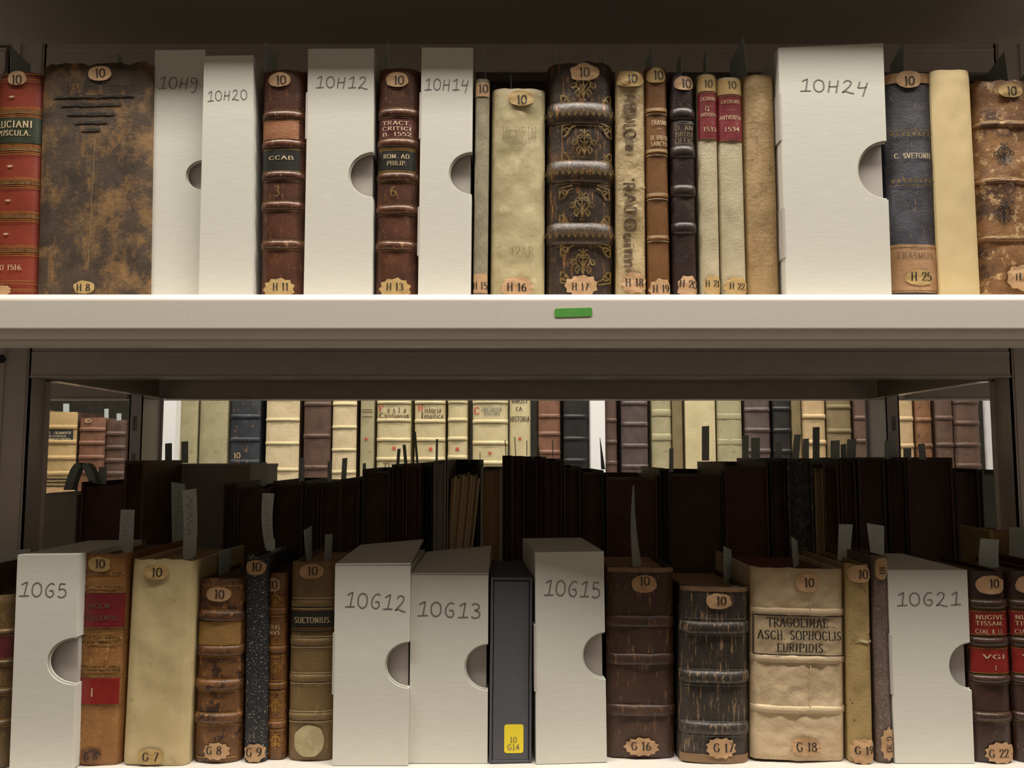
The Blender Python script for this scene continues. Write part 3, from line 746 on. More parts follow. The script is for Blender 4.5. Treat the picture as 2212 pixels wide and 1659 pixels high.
b.sticker(1540, 617, 21, 23, 'H 21', M['pale'], 8, 13, 1539, 613)
b = cicero('pale vellum book with a crimson title label dated 1534, mark H 22', (1561, 1616, 1550, 1603), 166, 206, 305,
       (('CICERONIS', 1578, 220, 7, 40), ('-', 1579, 236, 10, 24), ('ANTVERPIA', 1578, 254, 8, 46), ('1534', 1581, 280, 9, 32)), 'H 22', (1581, 184), 0)
b.sticker(1590, 620, 26, 22, 'H 22', M['pale'], 9, 13, 1592, 619, trot=-4)
b = Book('vellum_book', 'rubbed tan vellum book without a sticker, left of the widest white box', GU, K['h23'], 1617, 1690, 632, 1607, 1674, 160, b=.008, n=2.4, amp=.0008, top=.001)

Box('widest white archival box on the upper shelf, marked 10H24, with a large thumb notch', GU, 1699, 1926, 632, 1681, 1908, 103, .693, ZA, depth=.13, notch=(304, 431, 1852),
    txt=('10H24', 1802, 186, 26, 148, -2), tabs=((200, 303), (449, 556)), top_tilt=.004)

b = Book('leather_book', 'cracked slate-coloured leather book with a rubbed brown foot, mark H 25', GU, K['h25'], 1930, 2036, 632, 1916, 2020, 158, b=.008, n=2.3, amp=.0006, top=.003)
b.patch(158, 179, K['h25base'], -1, 1, 'worn_head', off=.0002); b.patch(528, 632, K['h25base'], -1, 1, 'worn_foot', label='rubbed pale brown foot of the spine', off=.0002)
b.lines([281, 401, 535, 628], 1.5, M['dullgold'])
for y in (290, 391):
    m = MB(); z = b.px(1970, y)[1]
    for k in range(-4, 5):
        q = k * b.w / 9.5
        ribbons([[(0, -.5), (d, .5)] for d in (-.9, -.4, 0, .4, .9)], .16, lambda x, zz: b.surf(q + x * .0022, z + zz * .0035 * (-1 if (k % 2) else 1), .0007), m)
    m.build('gilt_ornament', M['dullgold'], b.o)
text(b, 'C. SVETONII', 1971, 337, 11, M['palegold'], wpx=76)
text(b, 'ERASMUS', 1977, 552, 13, M['fade'], wpx=76, thick=.1)
b.ten(1962, 172, 26, 18, 1963, 175); b.sticker(1985, 600, 29, 17, 'H 25', M['pale'], 0, 17, 1989, 598, rag=.1)
b = Book('vellum_book', 'plain smooth cream book without lettering or sticker, near the right end of the upper shelf', GU, K['cream'], 2040, 2122, 632, 2014, 2101, 149, b=.005, n=2.2, amp=.0003, top=.0005, Y=.694)
b = Book('leather_book', 'peeling brown calf book with pale cracked bands, at the right end of the upper shelf', GU, K['h26'], 2127, 2252, 632, 2110, 2232, 172, b=.010, n=2.5, amp=.001, top=.004)
for y in (268, 391, 516): b.band(y, 10, .002); b.lines([y - 5], 2.5, M['pale'], -.9, .9, off=.0012, name='worn_ridge')
for y in (335, 462): scroll(b, 2168, y, 26, 1).build('blind_ornament', M['ink'], b.o)
b.ten(2180, 197, 26, 15, 2182, 198, mat=M['pale']); b.sticker(2208, 600, 34, 27, 'H 26', None, 10, 15, 2213, 598, rag=.08)

# unseen books added beyond the frame so bare trays bounce less light
for row, zb_, ys_ in (('upper', ZA, (632, 160)), ('lower', ZB, (1650, 1225))):
    for sd_, xs_ in (('left', (-120, -205, -290, -380)), ('right', (2300, 2385, 2470, 2560))):
        for q, x in enumerate(xs_):
            Book('leather_book', ('brown', 'tan', 'red-brown', 'dark')[q] + f' calf book on the {row} shelf beyond the {sd_} picture edge', GU if row == 'upper' else 'old books and boxes on the lower shelf',
                 K[('calf', 'h23', 'red', 'h20')[q]], x, x + 80, ys_[0], x, x + 80, ys_[1] + 12 * q, .70 if row == 'upper' else .735, zb_, nzr=8)

# paper slips standing in the upper books
Gs = 'paper slips above the upper row'
def uslip(x, yb, yt, w, label, Y=.705, dY=.03, dx=0, mat=None, xt=None):
    """edge nearest the camera at x; the other edge lies deeper and w pixels to the side"""
    xt = x if xt is None else xt
    top = at(xt, yt, Y).z
    far_y = proj(Vector((0, Y + dY, top)))[1]; fb = proj(Vector((0, Y + dY, at(x, yb, Y).z)))[1]
    return slip([(x, yb, Y), (x + w, fb, Y + dY), (xt + w, far_y, Y + dY), (xt, yt, Y)], label, Gs, mat)
def proj(p):
    d = p - Vector((0, 0, EZ)); f = d.y * math.cos(PIT) + d.z * math.sin(PIT); u = d.z * math.cos(PIT) - d.y * math.sin(PIT)
    return (1106 + F * d.x / f, 829.5 - F * u / f)
for a in ((22, 165, 97, 44, 'blue-grey paper slip above the red leather book with the green label', .72, .04, 0, None, 22),
          (254, 145, 113, 10, 'blue-grey slip tip above the mottled brown and ochre book', .74, .012),
          (574, 160, 90, 24, 'blue-grey slip rising from the book marked H 11', .72, .03),
          (839, 158, 87, -10, 'narrow blue-grey slip between box 10H12 and box 10H14', .72, .035),
          (1048, 180, 92, 2, 'very thin slip seen edge-on above the thin book marked H 15', .715, .02),
          (1103, 205, 160, 3, 'short slip above the wrinkled vellum book marked H 16', .73, .02),
          (1201, 150, 96, 2, 'left thin slip above the thick black book with gilt scrolls', .72, .02),
          (1260, 145, 111, 1.5, 'middle thin slip above the thick black book with gilt scrolls', .75, .02),
          (1309, 155, 107, 2, 'right thin slip above the thick black book with gilt scrolls', .72, .02),
          (1364, 160, 118, 1.5, 'thin slip above the lettered vellum book marked H 18', .73, .02),
          (1411, 155, 95, -16, 'blue-grey slip above the tan calf book marked H 19', .72, .03),
          (1472, 170, 108, -10, 'blue-grey slip above the black-brown book marked H 20', .72, .03),
          (1527, 168, 100, -8, 'blue-grey slip above the narrow vellum book marked H 21', .72, .03),
          (1615, 175, 80, -30, 'widest blue-grey slip of the upper row, above the book marked H 22', .72, .05, 0, None, 1606),
          (1953, 168, 89, -30, 'blue-grey slip above the slate leather book marked H 25', .71, .045),
          (2179, 180, 109, -40, 'blue-grey slip above the peeling brown book at the right', .72, .05, 0, None, 2170),
          (2235, 182, 130, -40, 'slip at the right picture edge above the peeling brown book', .72, .05)):
    uslip(*a)

# ---------------------------------------------------------------- lower row (marks G)
def YB_(yb): return (ZB - EZ) / ray(0, yb)[1]
def low(name, label, mat, xlb, xrb, yb, xlt, xrt, yt, **k):
    return Book(name, label, GL, mat, xlb, xrb, yb, xlt, xrt, yt, YB_(yb), ZB, **k)
L = {}
L['g4'] = leather('gilt_brown_calf', '4d3a22', '66502f', '8a6a3a', 40, ((260, 260, 120), .55, .7), rough=.45)
L['g6'] = leather('worn_tan_calf', '86592c', '9e6f3c', 'c49a60', 40, ((180, 180, 110), .58, .70), patch=('6d4523', 30, .58, .72), rough=.55, bs=.8)
L['g7'] = leather('yellowed_vellum', 'b8a478', 'c6b488', '9c8c60', 20, ((60, 60, 45), .60, .75), rough=.5, bs=.2, bscale=150)
L['g8'] = leather('tree_calf_spine', '5a3a20', '7b5330', 'b07a44', 45, ((200, 200, 90), .57, .68), patch=('35221a', 60, .52, .58), rough=.42)
L['g8lab'] = leather('ochre_leather_label', '93703c', 'a07c46', '7c5c30', 60, ((300, 300, 200), .6, .7), rough=.55)
L['g9'] = leather('black_speckled_paper', '1c1d21', '26272c', 'a59676', 50, ((40, 40, 22), .69, .70), rough=.55, speck=('bdb6a4', 800, .63))
L['g10'] = leather('gilt_tooled_tan_calf', '6c4521', '885c30', '3c2615', 60, ((300, 300, 130), .54, .62), rough=.42)
L['g11'] = leather('olive_brown_calf', '6d5632', '806842', 'a89468', 30, ((260, 260, 60), .60, .70), rough=.5)
L['g16'] = leather('deep_brown_calf', '3a261c', '4e3527', '92704e', 40, ((300, 260, 50), .585, .65), patch=('5c402a', 24, .57, .68), rough=.42, bs=.7)
L['g17'] = leather('black_cracked_calf', '2c2723', '3b342e', '957a58', 40, ((420, 420, 34), .565, .61), patch=('5c4836', 22, .60, .68), rough=.38, bs=.7)
L['g17foot'] = leather('rubbed_tan_ends', '7a5e42', '8c6e4e', '4c3524', 50, ((200, 200, 90), .6, .7), rough=.6)
L['g18'] = leather('wrinkled_pale_vellum', 'bda583', 'cdb896', 'ddcdb0', 26, ((110, 110, 50), .60, .74), patch=('a48b68', 34, .60, .74), rough=.6, bs=.9, bscale=160)
L['g19'] = leather('stained_ochre_vellum', '9c8453', 'ad9564', '7a5b2c', 30, ((120, 120, 100), .62, .7), rough=.6, speck=('5a3d20', 260, .68), bs=.8)
L['g20'] = leather('grained_mauve_brown_leather', '5c4a42', '6f5c52', '83766c', 60, ((700, 700, 400), .5, .65), rough=.5, bs=1.0)
L['g22'] = leather('glossy_dark_calf', '35231c', '48312a', '6e5648', 40, ((200, 200, 90), .60, .70), rough=.28)
L['g22lab'] = leather('red_morocco_label', '7e1d1a', '8e2621', None, 60, rough=.35, bs=.2)
L['gilt'] = leather('mottled_gilt_lettering', '3f2a18', '6a4f28', 'b08c50', 80, ((500, 500, 500), .5, .6), rough=.4)

b = low('leather_book', 'brown gilt-tooled book cropped by the left picture edge of the lower shelf', L['g4'], -92, 12, 1664, -70, 27, 1286, b=.008)
for y in (1366, 1432, 1495, 1563): b.band(y, 10, .002); b.lines([y - 8, y + 8], 1.6, M['gold'])
b.patch(1374, 1424, K['maroonlab'])
Box('white archival box marked 10G5, at the left end of the lower shelf', GL, 20, 155, 1666, 38, 170, 1198, YB_(1666), ZB, depth=.12, notch=(1377, 1480, 101), txt=('10G5', 93, 1274, 30, 102, -3))
b = low('leather_book', 'worn tan calf book with two crimson labels, mark G 6', L['g6'], 158, 251, 1655, 174, 279, 1196, b=.007, n=3, depth=.12)
b.patch(1281, 1355, K['redlab'], -.95, .95, label='upper crimson title label'); b.patch(1465, 1521, L['g22lab'], -.95, .88, label='lower crimson volume label')
b.lines([1280, 1356, 1364, 1457, 1462, 1523], 1.8, M['dullgold'])
text(b, 'NOEM', 216, 1308, 10, M['fade'], wpx=44); text(b, 'MUCADENTIC', 214, 1334, 10, M['fade'], wpx=84); text(b, 'I', 200, 1495, 17, M['palegold'])
b.lines([1238, 1268, 1378, 1388, 1440, 1448], 4, L['gilt'], -.9, .9, name='tooled_roll')
b.ten(216, 1218, 24, 16, 218, 1217, mat=M['pale'], rag=.1); b.sticker(197, 1630, 22, 15, 'G 6', L['g8'], 0, 15, 197, 1632, rag=.1)
b = low('vellum_book', 'broad plain yellowed vellum book with a smooth flat spine, mark G 7', L['g7'], 259, 405, 1656, 286, 420, 1209, b=.005, n=4, depth=.13, amp=.0006, top=.002, pmat=M['pages'])
b.ten(339, 1235, 27, 17, 341, 1235, mat=M['pale']); b.sticker(325, 1634, 28, 18, 'G 7', M['pale'], 0, 18, 326, 1634)
b = low('leather_book', 'short ribbed brown calf book with an ochre label, mark G 8', L['g8'], 409, 516, 1650, 427, 525, 1250, b=.009, n=2.2, depth=.11)
for y in (1331, 1406, 1480, 1553): b.band(y, 20, .0028); b.lines([y - 13, y + 13], 1.8, M['gold'], -.85, .85)
b.lines([1265, 1636], 1.6, M['gold'], -.85, .85)
b.patch(1345, 1394, L['g8lab'], -.92, .88, label='ochre leather label')
b.ten(473, 1283, 27, 16, 475, 1283); b.sticker(468, 1622, 27, 18, 'G 8', None, 11, 17, 463, 1620)
b = low('paper_covered_book', 'narrow book in black paper with white specks, mark G 9', L['g9'], 523, 575, 1648, 531, 577, 1200, b=.005, n=2.4, amp=.0005, top=.003)
b.ten(553, 1226, 22, 16, 555, 1224); b.sticker(550, 1626, 23, 20, 'G 9', None, 8, 18, 549, 1624, rag=.06)
b = low('leather_book', 'very narrow gilt-tooled tan calf book, between the black speckled book and the olive brown one', L['g10'], 577, 612, 1643, 577, 620, 1238, b=.005, n=2.2)
b.lines([1309, 1331, 1391, 1417, 1470, 1494, 1555, 1577], 2, M['gold'], -.9, .8)
for y in (1295, 1442, 1525, 1600): 
    m = scroll(b, 596, y, 17); m.build('gilt_ornament', M['gold'], b.o)
for y in (1354, 1366): text(b, 'ERAS' if y < 1360 else 'MVS', 593, y, 9, M['palegold'], wpx=24)
for y in (1320, 1403, 1482, 1566): b.band(y, 12, .0014)
b.sticker(591, 1263, 15, 15, '10', None, 0, 17, 590, 1263, name='number_sticker')
b = low('leather_book', 'olive brown calf book with a black label and a round pale foot sticker', L['g11'], 619, 716, 1645, 627, 724, 1214, b=.007, n=2.6, depth=.115, pmat=M['pages'])
for y in (1304, 1387, 1465, 1548): b.band(y, 13, .0013); b.lines([y - 12, y + 11], 1.5, K['vellum'], -.95, .95, name='blind_line')
b.patch(1311, 1365, K['blacklab'], label='black title label'); b.lines([1314, 1318, 1357, 1361], 1.2, M['gold'])
text(b, '-SUETONIUS.', 672, 1339, 12, M['palegold'], wpx=86)
b.ten(674, 1234, 26, 16, 676, 1233); b.sticker(668, 1600, 32, 34, None, K['vellum'], name='round_paper_label')

Box('white archival box marked 10G12, with a lifted lid flap', GL, 718, 881, 1655, 724, 886, 1222, YB_(1655), ZB, notch=(1386, 1487, 831), txt=('10G12', 812, 1299, 32, 132, -4), lid=.010, tabs=((1368, 1500),))
Box('shorter white archival box marked 10G13, left of the dark grey slipcase', GL, 883, 1053, 1650, 888, 1055, 1242, YB_(1650), ZB, notch=(1391, 1492, 1003), txt=('10G13', 970, 1317, 31, 136, -2), lid=.012)
# dark slipcase
class Fl(Face):
    def surf(s, q, z, off=.0002): return (q, -off + .0004, z)
s = Fl(); s.frame(1057, 1148, 1650, 1060, 1151, 1248, YB_(1650), ZB)
s.o = thing('slipcase', (s.x0, s.Y, s.zb), (0, s.a, R(3)), 'dark grey cloth slipcase with a yellow label at its foot, between two white boxes', 'box', GL)
w_, H_ = s.w, s.H; m = MB(); t = .0022
m.box(-w_/2, -w_/2 + t, 0, .115, 0, H_); m.box(w_/2 - t, w_/2, 0, .115, 0, H_); m.box(-w_/2 + t, w_/2 - t, 0, .115, H_ - t, H_); m.box(-w_/2 + t, w_/2 - t, 0, .115, 0, t)
m.box(-w_/2 + t, w_/2 - t, .112, .115, t, H_ - t)
m.build('case', M['cloth'], s.o, bevel=.0005)
MB().box(-w_/2 + t + .0006, w_/2 - t - .0006, .0004, .11, t, H_ - t - .0008).build('spine_panel', M['cloth'], s.o, bevel=.0006)
m = MB(); c0 = s.px(1089, 1627); c1 = s.px(1131, 1565); r_ = .0022; pts = []
for qx, qz, a0 in ((c1[0] - r_, c1[1] - r_, 0), (c0[0] + r_, c1[1] - r_, 90), (c0[0] + r_, c0[1] + r_, 180), (c1[0] - r_, c0[1] + r_, 270)):
    for k in range(5): pts.append((qx + r_ * math.cos(R(a0 + k * 22.5)), .0002, qz + r_ * math.sin(R(a0 + k * 22.5))))
m.add(pts, [tuple(range(len(pts)))[::-1]]); lb = m.build('number_label', M['yellow'], s.o); lb['label'] = 'yellow rounded label with pencil numbers'
text(s, '10', 1109, 1598, 11, M['pencil'], 'sans', parent=lb, off=.0005, wpx=14, thick=.12); text(s, 'G14', 1109, 1614, 12, M['pencil'], 'sans', parent=lb, off=.0005, wpx=26, thick=.12)
Box('tallest white archival box on the lower shelf, marked 10G15, right of the slipcase', GL, 1158, 1312, 1650, 1156, 1305, 1192, YB_(1650), ZB, yaw=4.5, notch=(1367, 1469, 1258), txt=('10G15', 1236, 1272, 33, 122, -4), tabs=((1349, 1492),))

b = low('leather_book', 'deep brown calf book with frayed tan corners, mark G 16', L['g16'], 1314, 1457, 1640, 1310, 1458, 1226, b=.006, n=3.2, depth=.12, amp=.0008, top=.003, pmat=M['pages'], nzr=46)
for y in (1342, 1424, 1535): b.band(y, 22, .0022)
b.patch(1226, 1236, L['g17foot'], -.98, .98, 'worn_head', off=.0002); b.patch(1270, 1640, L['g17foot'], .90, 1, 'worn_edge', off=.0001) if 0 else None
b.ten(1391, 1261, 27, 19, 1392, 1255); b.sticker(1385, 1612, 35, 19, 'G 16', None, 13, 17, 1384, 1610, rag=.05)
b = low('leather_book', 'short black calf book with vertical cracks and tan foot, mark G 17', L['g17'], 1471, 1620, 1650, 1472, 1621, 1267, b=.009, n=2.6, depth=.12, amp=.0006, top=.003, nzr=46, pmat=M['pages'])
for y in (1356, 1463, 1574): b.band(y, 24, .0034)
b.patch(1630, 1648, L['g17foot'], name='worn_foot', label='rubbed tan foot of the spine', off=.0002); b.patch(1268, 1278, L['g17foot'], name='worn_head', off=.0002)
b.lines([1336, 1372, 1446, 1481, 1558, 1590], 1.3, M['greyink'], -.9, .9, name='blind_line')
b.ten(1552, 1298, 27, 17, 1557, 1297, rag=.06); b.sticker(1557, 1615, 31, 22, 'G 17', None, 12, 18, 1562, 1614)
b = low('vellum_book', 'broad pale vellum book with a framed black title TRAGOEDIAE, mark G 18', L['g18'], 1625, 1830, 1648, 1626, 1826, 1228, b=.007, n=3, depth=.13, amp=.0011, top=.001, nzr=60, seg=26, pmat=M['redpages'])
for y in (1322, 1424, 1533): b.band(y, 14, .0018)
b.lines([1330, 1415], 2.6, M['ink'], -.96, .98, name='ink_frame')
m = MB()
for q in (-.97, .97):
    za, zb_ = b.px(1728, 1330)[1], b.px(1728, 1415)[1]; m.grid([[b.surf(b.w/2*q - .0004, zb_), b.surf(b.w/2*q + .0004, zb_)], [b.surf(b.w/2*q - .0004, za), b.surf(b.w/2*q + .0004, za)]])
m.build('ink_frame', M['ink'], b.o)
text(b, 'TRAGOEDIAE .', 1730, 1345, 19, M['ink'], wpx=146); text(b, 'ASCH. SOPHOCLIS', 1727, 1372, 19, M['ink'], wpx=180); text(b, 'EURIPIDIS.', 1730, 1399, 18, M['ink'], wpx=106)
b.ten(1743, 1258, 26, 20, 1745, 1257); b.sticker(1740, 1611, 32, 20, 'G 18', None, 13, 18, 1741, 1612)
b.crease([[(1749, 1292), (1748, 1318)], [(1750, 1428), (1752, 1480), (1749, 1527)]], 2.5, K['vellum'], 'pale vertical fold')
b = low('vellum_book', 'narrow stained ochre vellum book with a split across its spine, mark G 19', L['g19'], 1837, 1891, 1650, 1830, 1880, 1219, b=.005, n=2.4, amp=.001, top=.002)
b.ten(1855, 1239, 24, 19, 1862, 1239); b.sticker(1864, 1622, 28, 28, 'G 19', None, 10, 17, 1865, 1619)
m = MB(); ribbons([[(1838, -1374), (1848, -1379), (1858, -1383), (1870, -1386), (1884, -1385)]], 5, lambda x, y: b.surf(*b.px(x, -y), .0005), m); m.build('torn_edge', K['vellum'], b.o)['label'] = 'pale torn edge of the split'
b = low('leather_book', 'thinnest mauve-brown grained book with turned stickers, mark G 20', L['g20'], 1895, 1934, 1650, 1887, 1917, 1200, b=.004, n=2.2, seg=10, amp=.0005, top=.002)
b.sticker(1903, 1228, 14, 24, None, name='number_sticker', rag=.06); text(b, '10', 1904, 1231, 13, M['ink'], rot=-90, thick=.16, off=.0014)
b.sticker(1919, 1606, 16, 34, None, serr=10, rag=.05); text(b, 'G 20', 1920, 1607, 13, M['ink'], rot=-90, thick=.15, gap=.08, off=.0014)
Box('broad white archival box marked 10G21, near the right end of the lower shelf', GL, 1934, 2105, 1650, 1917, 2089, 1231, YB_(1650), ZB, notch=(1388, 1491, 2050), txt=('10G21', 2005, 1294, 28, 138, 1), tabs=((1370, 1500),))
def g22(label, xs, xo, tabn):
    b = low('leather_book', label, L['g22'], *xs, b=.008, n=2.2)
    for y, h in ((1306, 16), (1387, 16), (1468, 14), (1549, 16)): b.band(y, h, .0026); b.lines([y - 10, y + 10], 1.5, M['dullgold'])
    b.patch(1319, 1373, L['g22lab'], -.96, .98, label='upper red title label'); b.patch(1399, 1455, L['g22lab'], -.96, .98, label='lower red volume label')
    b.lines([1321, 1371, 1401, 1454], 1.6, M['gold'])
    for s_, y in (('NUGIVE', 1333), ('TISSAM.', 1346), ('CIAL & LI.', 1364)): text(b, s_, 2138 + xo, y, 9, M['palegold'], wpx=58)
    text(b, 'VGI', 2147 + xo, 1418, 9, M['palegold'], wpx=48); text(b, tabn, 2150 + xo, 1442, 10, M['palegold'])
    b.ten(2139 + xo, 1263, 31, 20, 2146 + xo, 1260, rag=.05)
    b.sticker(2163 + xo, 1626, 34, 22, 'G 22' if tabn == '1' else 'G 23', None, 12, 17, 2157 + xo, 1627, rag=.04)
    return b
g22('glossy dark calf book with two red labels, mark G 22', (2108, 2200, 1650, 2094, 2177, 1234), 0, '1')
g22('glossy dark calf book with red labels cropped by the right picture edge', (2203, 2295, 1650, 2180, 2268, 1234), 86, '2')

# slips in the lower row
Gq = 'paper slips above the lower row'
D = .75
for a in (
 ([(255, 1198, .78), (287, 1198, .78), (291, 1101, .78), (261, 1101, .78)], 'grey paper slip standing in the worn tan book marked G 6', 0, 6),
 ([(265, 1200, .76), (287, 1198, .76), (284, 1176, .76), (266, 1178, .76)], 'short pale slip in front of the slip in book G 6', 0, 0),
 ([(394, 1212, .78), (422, 1212, .78), (424, 1055, .78), (393, 1060, .78)], 'tallest written grey slip standing in the vellum book marked G 7', .001, 16),
 ([(372, 1206, .84), (396, 1206, .84), (400, 1046, .84), (370, 1041, .84)], 'dim taller slip behind the written slip of book G 7', 0, 10),
 ([(395, 1210, .76), (417, 1210, .76), (417, 1187, .76), (398, 1192, .76)], 'short pale slip at the foot of the written slip of book G 7', 0, 0),
 ([(472, 1254, .77), (495, 1254, .80), (499, 1183, .80), (473, 1190, .77)], 'grey slip standing in the short ribbed book marked G 8', 0, 6),
 ([(576, 1200, .80), (596, 1196, .80), (593, 1066, .80), (567, 1065, .80)], 'tall grey slip behind the black speckled book marked G 9', -.002, 8),
 ([(576, 1190, .77), (594, 1190, .77), (594, 1164, .77), (576, 1164, .77)], 'short pale slip overlapping the tall one behind book G 9', 0, 0),
 ([(587, 1240, .76), (606, 1232, .79), (607, 1181, .79), (586, 1190, .76)], 'grey slip standing in the very narrow gilt tan book', 0, 4),
 ([(663, 1215, .77), (674, 1215, .79), (673, 1136, .79), (656, 1146, .77)], 'left slip of the two in the olive brown book', 0, 5),
 ([(701, 1212, .77), (716, 1212, .79), (718, 1154, .79), (703, 1154, .77)], 'right slip of the two in the olive brown book', 0, 3),
 ([(1367, 1224, .77), (1386, 1224, .79), (1370, 1049, .79), (1367, 1049, .77)], 'tall pointed grey slip standing in the deep brown book marked G 16', -.002, 0),
 ([(1564, 1270, .77), (1580, 1268, .79), (1580, 1188, .79), (1563, 1179, .77)], 'grey slip standing in the short black book marked G 17', 0, 0),
 ([(1715, 1230, .77), (1727, 1232, .80), (1722, 1168, .80), (1709, 1159, .77)], 'small grey slip standing in the TRAGOEDIAE vellum book', 0, 0),
 ([(1809, 1213, .78), (1835, 1216, .78), (1842, 1133, .78), (1812, 1132, .78)], 'wide grey slip above the ochre vellum book marked G 19', 0, 0),
 ([(1881, 1199, .78), (1910, 1199, .78), (1910, 1136, .78), (1872, 1130, .78)], 'flaring wide grey slip above the thinnest book marked G 20', 0, 0),
 ([(2115, 1235, .78), (2159, 1235, .78), (2158, 1166, .78), (2118, 1163, .78)], 'wide grey slip standing in the dark book marked G 22', -.002, 0),
 ([(2180, 1236, .83), (2262, 1236, .83), (2262, 1138, .83), (2180, 1139, .83)], 'broad dim grey card at the right picture edge, before a tan book', 0, 0),
 ([(-30, 1290, .78), (34, 1290, .78), (66, 1185, .80), (-30, 1195, .80)], 'pale translucent sleeve of slips at the left picture edge', .001, 0)):
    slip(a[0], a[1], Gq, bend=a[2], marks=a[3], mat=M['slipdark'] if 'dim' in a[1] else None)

# ---------------------------------------------------------------- rear row: fore-edges of the books that face the other aisle
def bx(name, mat, parent, x0, x1, y0, y1, z0, z1, bev=.0004): return MB().box(x0, x1, y0, y1, z0, z1).build(name, mat, parent, bevel=bev)
def rear(x0, x1, yt, label, bmat, pmat, Y=.98, depth=.15, yo=3, conc=.006, zb=ZB, lean=None, grp=None):
    A, B = at(x0, yt, Y), at(x1, yt, Y); H = A.z - zb; w_ = B.x - A.x - .0006
    a = lean if lean is not None else (0 if 900 < x0 < 1220 else random.uniform(-.4, .4))
    if 900 < x0 < 1220: w_ += .0005
    o = thing('dark_book', ((A.x + B.x) / 2, Y, zb + .0004 + abs(math.sin(R(a))) * w_ / 2), (0, R(a) * .6, 0), label, 'book', grp or GR)
    t = min(.003, w_ * .13); yo = yo / 1000
    for sg in (-1, 1):
        xx = sorted((sg * w_ / 2, sg * (w_ / 2 - t))); bx('cover_board', bmat, o, xx[0], xx[1], 0, depth - .008, 0, H)
    m = MB(); rows = []; pw = w_ / 2 - t - .0002; K = 10; hh = H - .0035 - min(.003, w_ * .04)
    fr = [(-pw + 2 * pw * k / K, yo + conc * math.sin(math.pi * k / K)) for k in range(K + 1)]
    bk = [(pw - 2 * pw * k / K, depth - .006 + .003 * math.sin(math.pi * k / K)) for k in range(K + 1)]
    out = fr + bk; n = len(out)
    m.add([(x, y, .003) for x, y in out] + [(x, y, hh) for x, y in out], [(i, (i + 1) % n, n + (i + 1) % n, n + i) for i in range(n)] + [tuple(range(n))[::-1], tuple(range(n, 2 * n))])
    m.build('page_block', pmat, o)
    m = MB(); g1 = [(w_ * (k / 8 - .5), depth - .008 + .008 * math.sin(math.pi * k / 8)) for k in range(9)]
    g2 = [(w_ * (k / 8 - .5) * .97, depth - .0085 + .0062 * math.sin(math.pi * k / 8)) for k in range(9)][::-1]
    g = g1 + g2; n = len(g)
    m.add([(x, y, 0) for x, y in g] + [(x, y, H) for x, y in g], [(i, (i + 1) % n, n + (i + 1) % n, n + i) for i in range(n)] + [(i, i + 1, n - 2 - i, n - 1 - i) for i in range(8)] + [(n + i, n + i + 1, 2 * n - 2 - i, 2 * n - 1 - i) for i in range(8)])
    m.build('spine', bmat, o, smooth=50)
    return o
N = {}
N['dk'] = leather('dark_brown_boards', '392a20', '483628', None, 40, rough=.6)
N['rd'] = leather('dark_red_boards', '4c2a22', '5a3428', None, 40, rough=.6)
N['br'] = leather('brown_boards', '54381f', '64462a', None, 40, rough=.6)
N['gy'] = leather('grey_and_shaded_boards', '938f84', '9e998d', None, 30, rough=.8)  # grey carries the shade on the white boxes; grey book boards share it
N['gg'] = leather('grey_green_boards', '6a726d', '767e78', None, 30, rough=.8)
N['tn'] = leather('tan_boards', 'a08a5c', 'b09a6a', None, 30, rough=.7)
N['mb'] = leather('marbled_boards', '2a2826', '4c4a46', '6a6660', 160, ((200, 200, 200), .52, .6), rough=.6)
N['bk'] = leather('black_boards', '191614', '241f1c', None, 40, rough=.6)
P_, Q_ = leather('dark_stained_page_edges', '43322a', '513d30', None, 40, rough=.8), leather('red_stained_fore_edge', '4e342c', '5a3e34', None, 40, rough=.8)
o = thing('shaded_white_box', (at(110, 1070, .99).x, .99, ZB + .0004), (0, 0, 0), 'white box with painted shade, rear row at the left end, below the far lit books', 'box', GR)
hb = at(110, 1070, .99).z - ZB; bx('box_body', N['gy'], o, -.030, .030, .001, .11, 0, hb - .004); bx('box_lid', N['gy'], o, -.031, .031, 0, .111, hb - .004, hb, .0008)
rear(174, 266, 1042, 'dark red book in the rear row, right of the low shaded box', N['rd'], Q_, .99, .12)
rear(269, 314, 996, 'tall dark brown book in the rear row, left of the big shaded box', N['br'], P_, .99, .12)
A, B = at(316, 1004, 1.10), at(540, 1004, 1.10)
o = thing('shaded_white_box', ((A.x + B.x) / 2, 1.10, ZB + .0004), (0, 0, 0), 'big upright white box with painted shade in the rear row, behind vellum book G 7', 'box', GR)
hw_ = (B.x - A.x) / 2; bx('box_body', N['gy'], o, -hw_, hw_, .001, .13, 0, A.z - ZB - .004); bx('box_lid', N['gy'], o, -hw_ - .001, hw_ + .001, 0, .131, A.z - ZB - .004, A.z - ZB, .0008)
